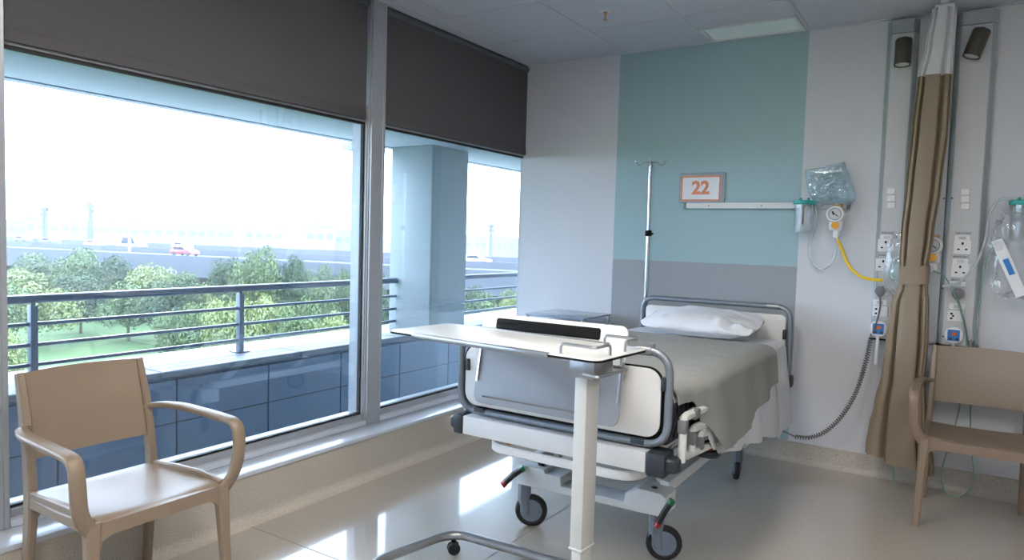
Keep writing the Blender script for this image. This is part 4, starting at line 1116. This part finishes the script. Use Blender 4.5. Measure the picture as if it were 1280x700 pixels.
coil('coiled_cable', 'grey spiral cable beside the right trunking running down behind the chair', [q(1212, 425, 4.60), q(1222, 436, 4.60), q(1250, 470, 4.59), q(1285, 512, 4.58), q(1330, 545, 4.58)], 0.010, 0.012, 0.0032)

# second gauge behind the curtain edge, green tubing
g2 = q(1166, 307, 4.56)
regulator(V(g2.x, 4.56, g2.z), 'white vacuum gauge with orange knob peeking out right of the curtain')
hose('oxygen_tube', 'thin green oxygen tube running down from the gauge right of the curtain', [V(g2.x + 0.01, 4.53, g2.z - 0.14), q(1180, 345, 4.53), q(1190, 362, 4.52), q(1200, 385, 4.53), q(1206, 415, 4.54), q(1208, 440, 4.55), q(1203, 490, 4.57), q(1192, 540, 4.58), q(1178, 585, 4.52), q(1180, 612, 4.50), q(1195, 621, 4.49), q(1212, 612, 4.50), q(1217, 590, 4.54), q(1213, 540, 4.58), q(1215, 470, 4.58), q(1222, 400, 4.57), q(1232, 330, 4.56), q(1242, 305, 4.55)], 0.0035, 'green_tubing', 'tube')
hose('suction_tube', 'pale tube arching from the right trunking to the bagged mask', [q(1178, 358, 4.52), q(1200, 352, 4.53), q(1220, 330, 4.55), q(1232, 300, 4.57), q(1238, 265, 4.57), q(1250, 250, 4.55), q(1266, 248, 4.54)], 0.008, 'tubing', 'tube')
hose('oxygen_tube', 'short green tube end hanging below the curtain hem', [V(-0.20, 4.40, 0.60), q(1113, 560, 4.40), q(1117, 590, 4.40), q(1117, 604, 4.41), q(1122, 610, 4.42)], 0.004, 'green_tubing', 'tube')
crumpled('plastic_bag', 'clear plastic bag with tubing tucked left of the curtain tie', q(1120, 332, 4.50), 0.055, 0.16, 0.03, 'clear_bag', 9.1, rough=0.3)
c = q(1122, 338, 4.47)
crumpled('face_mask_packet', 'bluish packet inside the bag left of the curtain tie', c, 0.034, 0.06, 0.014, 'bag_plastic', 2.2, 'packet', 0.3)
# right hand canister, bag and packet at the photo edge
cc = q(1281, 252, 4.55)
canister(cc.x, cc.z, 4.55, 'clear suction canister with teal lid at the right photo edge', h=0.215, r=0.062)
crumpled('plastic_bag', 'clear plastic bag with a mask hanging at the right photo edge', q(1268, 320, 4.50), 0.10, 0.22, 0.04, 'clear_bag', 6.6, rough=0.22)
a, c = q(1246, 300, 4.44), q(1277, 370, 4.44)
bm = B(); ribbon(bm, [a, a.lerp(c, 0.5) + V(0, -0.01, 0), c], V(1, 0, 0), [0.05, 0.056, 0.05], 0.012)
pk_ = tag(obj('sterile_packet', bm, 'socket_white'), 'white paper packet with blue print inside the right hand plastic bag', 'packet')
bm = B(); m_ = a.lerp(c, 0.34) + V(0, -0.018, 0); m2_ = a.lerp(c, 0.62) + V(0, -0.018, 0); ribbon(bm, [m_, m2_], V(1, 0, 0), 0.026, 0.002); obj('blue_print', bm, 'blue_print', pk_)
obj('mask_dome', lathe(B(), [(0, -0.03), (0.03, -0.022), (0.045, 0.0), (0.05, 0.02), (0.046, 0.02), (0.03, -0.012), (0, -0.02)], 18, axis_mt(q(1249, 309, 4.455), V(-0.4, 1, 0.2))), 'clear_plastic', pk_)

# ------------------------------------------------------------------ curtain
YCu = 4.46
cu = thing('privacy_curtain', 'tan privacy curtain with white mesh top, gathered and tied with a band', 'curtain', (-0.2, YCu, 0.12))
LP = [(2.64, (1165, 1196)), (2.45, (1157, 1193)), (2.29, (1147, 1190)), (2.0, (1139, 1186)), (1.7, (1132, 1177)), (1.45, (1126, 1168)), (1.27, (1124, 1161)), (1.16, (1124, 1160)), (1.05, (1113, 1162)), (0.85, (1107, 1161)), (0.65, (1102, 1157)), (0.45, (1092, 1159)), (0.30, (1085, 1165)), (0.185, (1081, 1169))]
tabL, tabR = [], []
for z, (l_, r_) in LP:
    py = 0
    # find the photo row of this height at the curtain plane
    lo, hi = -50, 700
    for _ in range(40):
        mid = (lo + hi) / 2
        if on((l_ + r_) / 2, mid, 1, YCu).z > z: lo = mid
        else: hi = mid
    tabL.append((z, on(l_, lo, 1, YCu).x)); tabR.append((z, on(r_, lo, 1, YCu).x))
tabL.sort(); tabR.sort()
def curt(z0, z1, seed, nfold=9, hem=0.0):
    def pt(u, v):
        z = z0 + (z1 - z0) * v; a = 2 * PI * u
        xl, xr = lerp_tab(tabL, z), lerp_tab(tabR, z); xc, hw = (xl + xr) / 2, (xr - xl) / 2
        pinch = math.exp(-((z - 1.215) / 0.16) ** 2)
        hd = 0.055 + 0.03 * min(1, max(0, 1.1 - z)) - 0.012 * pinch
        f = 0.5 + 0.5 * math.sin(nfold * a + 1.3 * math.sin(2 * a + seed) + seed + z * 0.9) 
        g_ = 0.5 + 0.5 * math.sin((nfold + 6) * a + seed * 2 - z * 1.7)
        dep = (0.14 * f ** 2 + 0.015 * g_) * (1 - 0.7 * pinch)
        for ca, cw, cdp in ((0.5, .10, .5), (1.2, .14, .6), (1.9, .10, .5), (2.6, .12, .5), (3.50, .08, .45), (4.22, .085, .9), (5.22, .095, .95), (5.80, .06, .4)):
            dd = a - ca - 0.10 * math.sin(z * 1.3 + ca * 5)
            dep += cdp * math.exp(-(dd / cw) ** 2) * (1 - 0.6 * pinch) * (1.0 if z > 1.2 else 0.45)
        dep = min(dep, 0.58)
        x = xc + hw * math.copysign(abs(math.cos(a)) ** 0.75, math.cos(a)) * (1 - dep * abs(math.sin(a)) * 0.4)
        y = YCu + hd * math.copysign(abs(math.sin(a)) ** 0.8, math.sin(a)) * (1 - dep * 1.6)
        zz = z
        if hem and v < 0.001: zz += 0.0
        if hem: zz += (1 - v) ** 6 * (0.035 * math.cos(a) * (-1) + 0.03 * noise.noise(V(math.cos(a) * 2, math.sin(a) * 2, 3)) + (0.02 if math.sin(a) > 0 else -0.02))
        wr = noise.noise(V(x * 9, seed, z * 5)) * 0.010 * (1 if z < 1.2 else 0.3)
        return V(x, y - wr, zz)
    bm = B(); grid(bm, 220, 50, pt, True); return bm
o = obj('fabric', curt(0.175, 2.295, 0.9, 6, 1.0), 'curtain_fabric', cu, 60); o.modifiers.new('thick', 'SOLIDIFY').thickness = 0.002
o = obj('mesh_top', curt(2.293, 2.648, 0.9, 6), 'mesh_cloth', cu, 60)
bm = B(); xl, xr = lerp_tab(tabL, 1.215), lerp_tab(tabR, 1.215)
def band(u, v):
    a = 2 * PI * u; z = 1.165 + 0.10 * v
    return V((xl + xr) / 2 + ((xr - xl) / 2 + 0.005) * math.copysign(abs(math.cos(a)) ** 0.7, math.cos(a)), YCu + 0.056 * math.copysign(abs(math.sin(a)) ** 0.75, math.sin(a)), z + 0.006 * math.cos(a))
grid(bm, 60, 6, band, True); o = obj('tie_band', bm, 'curtain_fabric', cu); o.modifiers.new('thick', 'SOLIDIFY').thickness = 0.004
bm = B(); box(bm, -0.175, -0.135, 1.2, 4.40, CZ - 0.022, CZ - 0.002, 0.003, 1); box(bm, -0.20, -0.11, YCu - 0.05, YCu + 0.05, CZ - 0.036, CZ - 0.02, 0.003, 1)
tag(obj('curtain_track', bm, 'white_paint'), 'white ceiling track carrying the tied privacy curtain', 'track')

# ------------------------------------------------------------------ outdoors
GZ = -8.0
def far(px, dist, z=GZ):
    """ground position seen below photo column px at horizontal distance dist"""
    lo = RM @ Vector((px - 640, 350 - 290, -F)); d = Vector((lo.x, lo.y, 0)).normalized() * dist
    return V(d.x, d.y, z)
def z_at(px, py, pos):
    d = RM @ Vector((px - 640, 350 - py, -F)); hd = math.hypot(d.x, d.y)
    return CAM.z + d.z / hd * math.hypot(pos.x, pos.y)
gr = box(B(), -900, -12, -300, 900, GZ - 1, GZ); struct('ground', gr, 'grass', 'green park lawn below the balcony', 'lawn')

ORD = ['first', 'second', 'third', 'fourth', 'fifth', 'sixth', 'seventh', 'eighth', 'ninth', 'tenth', 'eleventh', 'twelfth', 'thirteenth', 'fourteenth']
def crown_mesh(seed, n, mname, squash):
    rnd = random.Random(seed); bm = B(); lobes = []
    for k in range(15):
        a = rnd.uniform(0, 2 * PI); rr = rnd.uniform(0, 0.62); zc = rnd.uniform(0.30, 0.86)
        rr *= math.sin(PI * min(0.95, max(0.1, zc))) ** 0.5
        lobes.append((V(math.cos(a) * rr, math.sin(a) * rr, zc * squash), rnd.uniform(0.20, 0.34)))
    for k in range(n):
        c, r = rnd.choice(lobes)
        d = V(rnd.gauss(0, 1), rnd.gauss(0, 1), rnd.gauss(0, 1) * 0.9 + 0.15).normalized()
        p = c + d * r * rnd.uniform(0.72, 1.05)
        nrm = (d + V(rnd.gauss(0, .5), rnd.gauss(0, .5), rnd.gauss(0, .5))).normalized()
        t1 = nrm.orthogonal().normalized(); t1 = Matrix.Rotation(rnd.uniform(0, 6.28), 3, nrm) @ t1; t2 = nrm.cross(t1)
        s = rnd.uniform(0.020, 0.040)
        vs = [bm.verts.new(p + t1 * s), bm.verts.new(p + t2 * s * 0.6 + nrm * s * 0.2), bm.verts.new(p - t1 * s), bm.verts.new(p - t2 * s * 0.6 + nrm * s * 0.2)]
        bm.faces.new(vs)
    me = bpy.data.meshes.new('foliage'); bm.to_mesh(me); bm.free(); me.materials.append(M[mname]); return me
crowns = {'d': [crown_mesh(11, 5200, 'leaf_dark', 1.0), crown_mesh(12, 5200, 'leaf_dark', 0.9)], 'm': [crown_mesh(13, 5200, 'leaf_mid', 0.95), crown_mesh(14, 5200, 'leaf_mid', 0.85)], 'l': [crown_mesh(15, 4600, 'leaf_light', 0.8), crown_mesh(16, 4600, 'leaf_light', 0.75)]}
bm = B(); tube(bm, [(0, 0, 0), (0.02, 0.01, 0.25), (-0.01, 0.02, 0.55), (0.02, 0, 0.8)], [0.05, 0.035, 0.025, 0.01], 8)
for a in (0.4, 2.4, 4.4): tube(bm, [(0.01, 0.01, 0.35), (0.18 * math.cos(a), 0.18 * math.sin(a), 0.55), (0.3 * math.cos(a), 0.3 * math.sin(a), 0.68)], [0.022, 0.014, 0.006], 6)
trunk_me = bpy.data.meshes.new('trunk'); bm.to_mesh(trunk_me); bm.free(); trunk_me.materials.append(M['bark'])
rt = random.Random(5)
KIND = {'d': 'dark green', 'm': 'mid green', 'l': 'yellow-green'}
def tree(px, py, dist, wpx, kind, lab, grp):
    e_ = on(px, 317 + px * 24 / 450, 2, -2.6); dist = min(dist, math.hypot(e_.x, e_.y) * 0.86)
    pos = far(px, dist); top = z_at(px, py, pos); hgt = top - GZ; rad = wpx / F * dist / 2 * 1.08
    t = bpy.data.objects.new('tree', None); COL.objects.link(t); t.location = pos; t.rotation_euler = (0, 0, rt.uniform(0, 6)); ROOTS[t.name] = Matrix.Identity(4)
    tag(t, lab, 'tree', grp)
    o = bpy.data.objects.new('foliage', rt.choice(crowns[kind])); COL.objects.link(o); o.parent = t
    ch_ = min(hgt * 0.86, rad * 2.1); o.scale = (rad, rad, ch_ / 1.12); o.location = (0, 0, hgt - ch_ * 1.0)
    o['kind'] = 'stuff'
    o = bpy.data.objects.new('trunk', trunk_me); COL.objects.link(o); o.parent = t; o.scale = (hgt * 0.5, hgt * 0.5, hgt * 0.9)
rows = [
    ('far row below the highway', [(-30, 318, 92, 100, 'm'), (18, 322, 85, 100, 'l'), (66, 314, 88, 100, 'm'), (105, 306, 84, 92, 'm'), (146, 309, 82, 90, 'd'), (186, 316, 80, 90, 'l'), (228, 338, 84, 70, 'm'), (262, 342, 80, 70, 'l'), (395, 328, 84, 60, 'm'), (428, 326, 88, 60, 'd'), (455, 328, 88, 60, 'd'), (600, 346, 90, 60, 'd'), (650, 352, 84, 60, 'l')]),
    ('middle row in the park', [(-20, 345, 62, 110, 'm'), (42, 338, 66, 110, 'l'), (100, 340, 72, 100, 'd'), (160, 342, 66, 110, 'm'), (215, 345, 62, 100, 'd'), (290, 320, 64, 76, 'd'), (322, 303, 58, 84, 'm'), (366, 309, 58, 66, 'd'), (405, 340, 60, 70, 'm'), (440, 332, 62, 64, 'm'), (470, 336, 60, 70, 'd'), (620, 358, 60, 90, 'm')]),
    ('near row below the railing', [(0, 395, 46, 90, 'l'), (232, 368, 50, 90, 'm'), (278, 352, 46, 84, 'l'), (330, 345, 44, 100, 'l'), (375, 368, 43, 90, 'm'), (420, 370, 42, 90, 'l'), (455, 378, 42, 90, 'm'), (590, 372, 44, 80, 'd'), (650, 380, 42, 90, 'l')]),
]
for rn, lst in rows:
    for k, (px, py, dist, wpx, kd) in enumerate(lst):
        tree(px, py, dist, wpx, kd, '%s leafy tree, %s from the left in the %s' % (KIND[kd], ORD[k], rn), 'park trees beyond the balcony')

# elevated highway
HZ = -2.6
A, Bq = on(0, 317, 2, HZ), on(450, 341, 2, HZ)
hd_ = (Bq - A); hd_.z = 0; hd_.normalize(); hn = V(-hd_.y, hd_.x, 0)
if hn.dot(A - CAM) < 0: hn = -hn
def hwp(s, o_, z): return A + hd_ * s + hn * o_ + V(0, 0, z)
def hbox(bm, s0, s1, o0, o1, z0, z1):
    c = hwp((s0 + s1) / 2, (o0 + o1) / 2, (z0 + z1) / 2); obox(bm, c, hd_, hn, V(0, 0, 1), (s1 - s0) / 2, (o1 - o0) / 2, (z1 - z0) / 2)
hwy = thing('elevated_highway', 'grey elevated highway crossing behind the treetops', 'highway', hwp(0, 20, GZ - HZ))
bm = B(); hbox(bm, -150, 260, 0, 46, -1.3, 0); obj('deck', bm, 'asphalt', hwy)
for o_ in (-0.3, 22, 46):
    bm = B(); hbox(bm, -150, 260, o_, o_ + 0.35, -1.5 if o_ < 1 else 0, 0.9); obj('barrier', bm, 'barrier', hwy)
for k in range(-6, 12):
    bm = B(); c = hwp(k * 22, 10, 0); hbox(bm, k * 22 - 0.9, k * 22 + 0.9, 4, 42, GZ - HZ, -1.3); obj('pier', bm, 'barrier', hwy)
bm = B()
for o_ in (5.5, 9.2, 12.9, 27, 31, 35):
    hbox(bm, -150, 260, o_, o_ + 0.18, 0.0, 0.01)
obj('lane_line', bm, 'lamp_post', hwy)

def car(px, py, m, lab, L=4.3, hgt=1.45, van=False):
    c = on(px, py, 2, HZ); rel = c - A; s = rel.dot(hd_); o_ = rel.dot(hn)
    o_ = min(max(o_, 2.5), 43)
    t = thing('car' if not van else 'van', lab, 'car' if not van else 'van', hwp(s, o_, 0))
    if van: prof = [(-L / 2, 0.35), (-L / 2, hgt), (-L / 2 + 0.1, hgt + 0.05), (L / 2 - 1.2, hgt + 0.05), (L / 2 - 0.5, 1.15), (L / 2, 0.95), (L / 2, 0.35)]
    else: prof = [(-L / 2, 0.35), (-L / 2, 0.85), (-L / 2 + 0.35, 0.95), (-L / 2 + 0.95, hgt), (L / 2 - 1.75, hgt), (L / 2 - 1.1, 0.98), (L / 2 - 0.1, 0.82), (L / 2, 0.35)]
    mt_ = Matrix((hd_, V(0, 0, 1), hn)).transposed().to_4x4(); mt_.translation = hwp(s, o_ - 0.85, 0)
    obj('body', prism(B(), prof, 1.7, mt_, 0.06), m, t)
    g_ = [(-L / 2 + 0.75, 0.98), (-L / 2 + 1.05, hgt - 0.1), (L / 2 - 1.8, hgt - 0.1), (L / 2 - 1.3, 0.98)]
    mt2 = mt_.copy(); mt2.translation = hwp(s, o_ - 0.87, 0)
    obj('side_window', prism(B(), g_, 1.74, mt2), 'car_glass', t)
    for ds in (-L / 2 + 0.8, L / 2 - 0.8):
        for do in (-0.86, 0.70): obj('wheel', lathe(B(), [(0, 0), (0.30, 0), (0.33, 0.04), (0.33, 0.14), (0.3, 0.18), (0, 0.18)], 16, axis_mt(hwp(s + ds, o_ + do, 0.33), hn)), 'rubber', t)
car(231, 320, 'car_red', 'dark red car on the near lanes of the elevated highway')
car(166, 311, 'car_white', 'white van on the elevated highway left of the red car', 5.6, 2.3, True)
car(119, 309, 'car_white', 'white car leading the white van on the highway')
car(63, 306, 'car_dark', 'grey-blue car furthest left on the highway')
car(388, 308, 'car_white', 'white car on the far lanes above the tall trees')
car(430, 311, 'car_white', 'white car on the far lanes near the window mullion')
car(596, 331, 'car_white', 'white car on the highway seen right of the pillar')
car(340, 305, 'car_dark', 'dark car on the far lanes above the tallest tree')

# street lamps on the highway
for k, (px, py, top, lab) in enumerate(((146, 308, 205, 'tall pale lamp post on the highway above the white van'), (162, 316, 190, 'taller pale lamp post just right of the white van'), (219, 305, 250, 'short pale lamp post on the far highway edge'), (88, 300, 245, 'pale lamp post on the highway left of the white car'), (383, 303, 262, 'slim pale lamp post beside the far round building'), (592, 322, 262, 'left pale lamp post seen right of the pillar'), (609, 322, 262, 'right pale lamp post seen right of the pillar'))):
    b_ = on(px, py, 2, HZ); zt = z_at(px, top, b_); o_ = (b_ - A).dot(hn)
    b_.z = GZ if not 0 < o_ < 46 else HZ + 0.02
    t = thing('street_lamp', lab, 'lamp post', b_, 0, 'highway lamp posts')
    bm = B(); tube(bm, [b_, V(b_.x, b_.y, zt)], [0.22, 0.12], 8); obj('pole', bm, 'lamp_post', t)
    bm = B()
    for s in (-1, 1): ribbon(bm, [V(b_.x, b_.y, zt - 0.1), V(b_.x, b_.y, zt + 0.2) + hn * s * 2.2], V(0, 0, 1), 0.10, 0.2)
    obj('arm', bm, 'lamp_post', t)

# distant skyline
def building(px, w_px, top, dist, m, lab, round_=False, dep=14):
    pos = far(px, dist); zt = z_at(px, top, pos); w_ = w_px / F * dist
    d = V(pos.x, pos.y, 0).normalized(); s = V(-d.y, d.x, 0)
    t = thing('building', lab, 'building', pos, 0, 'hazy buildings on the skyline')
    bm = B()
    if round_: lathe(bm, [(w_ / 2, 0), (w_ / 2, zt - GZ), (0, zt - GZ + 1)], 24, Matrix.Translation(pos))
    else: obox(bm, pos + V(0, 0, (zt - GZ) / 2) + d * dep / 2, s, d, V(0, 0, 1), w_ / 2, dep / 2, (zt - GZ) / 2)
    obj('walls', bm, m, t)
    if not round_:
        bm = B(); obox(bm, pos + V(0, 0, zt - GZ + 0.4) + d * dep / 2, s, d, V(0, 0, 1), w_ / 2 + 0.4, dep / 2 + 0.4, 0.4); obj('roof_edge', bm, 'far_pale', t)
        n_ = max(2, min(6, int(w_px / 10)))
        for k in range(n_):
            bm = B(); c = pos + s * (w_ * (k + 0.5) / n_ - w_ / 2) - d * 0.1 + V(0, 0, zt - GZ - 3.0); obox(bm, c, s, d, V(0, 0, 1), w_ / n_ * 0.3, 0.12, 1.0); obj('window', bm, 'far_window', t)
sky = [(15, 50, 277, 320, 'far_pale', 'long low pale building at the far left of the skyline'), (60, 40, 274, 300, 'far_pale', 'pale block under the left mast on the skyline'), (128, 60, 278, 330, 'far_pale', 'wide pale shed behind the tall lamp posts'), (205, 70, 281, 300, 'far_pale', 'long pale warehouse right of the lamp posts'), (270, 40, 283, 280, 'far_pale', 'low pale building above the highway near the tall tree'), (330, 44, 285, 300, 'far_rose', 'rosy low building behind the tallest tree'), (400, 34, 284, 240, 'far_rose', 'rosy block beside the far tower'), (440, 40, 290, 260, 'far_pale', 'pale low building next to the window mullion'), (600, 60, 297, 280, 'far_pale', 'pale building on the skyline right of the pillar'), (645, 40, 299, 300, 'far_pale', 'pale building on the skyline by the bed-head wall')]
for a in sky: building(*a)
building(398, 12, 265, 300, 'far_pale', 'slim hazy round tower above the rosy block', True)
for px, top, lab in ((113, 253, 'dark slim lattice mast on the skyline'), (56, 258, 'smaller dark mast at the left of the skyline'), (614, 280, 'thin mast on the skyline right of the pillar')):
    pos = far(px, 240); zt = z_at(px, top, pos)
    t = thing('mast', lab, 'mast', pos, 0, 'masts on the skyline')
    bm = B(); tube(bm, [pos, V(pos.x, pos.y, zt)], [0.9, 0.5], 6); obj('shaft', bm, 'far_steel', t)
    bm = B()
    for z in (0.80, 0.9): lathe(bm, [(0, 0), (1.1, 0), (1.1, 1.2), (0, 1.2)], 8, Matrix.Translation((pos.x, pos.y, GZ + (zt - GZ) * z)))
    obj('platform', bm, 'far_steel', t)

# thin haze over the park and city
hz_m = bpy.data.materials.new('haze'); hz_m.use_nodes = True
n = hz_m.node_tree.nodes; n.clear()
ho = n.new('ShaderNodeOutputMaterial'); vs_ = n.new('ShaderNodeVolumeScatter')
vs_.inputs['Color'].default_value = (0.93, 0.97, 1.0, 1); vs_.inputs['Density'].default_value = 0.0009; vs_.inputs['Anisotropy'].default_value = 0.2
hz_m.node_tree.links.new(vs_.outputs[0], ho.inputs['Volume']); M['haze'] = hz_m
hz = obj('haze', box(B(), -700, -30, -250, 700, GZ + 0.05, 26), 'haze'); tag(hz, 'pale bluish haze hanging over the park and city', 'haze'); hz['kind'] = 'stuff'
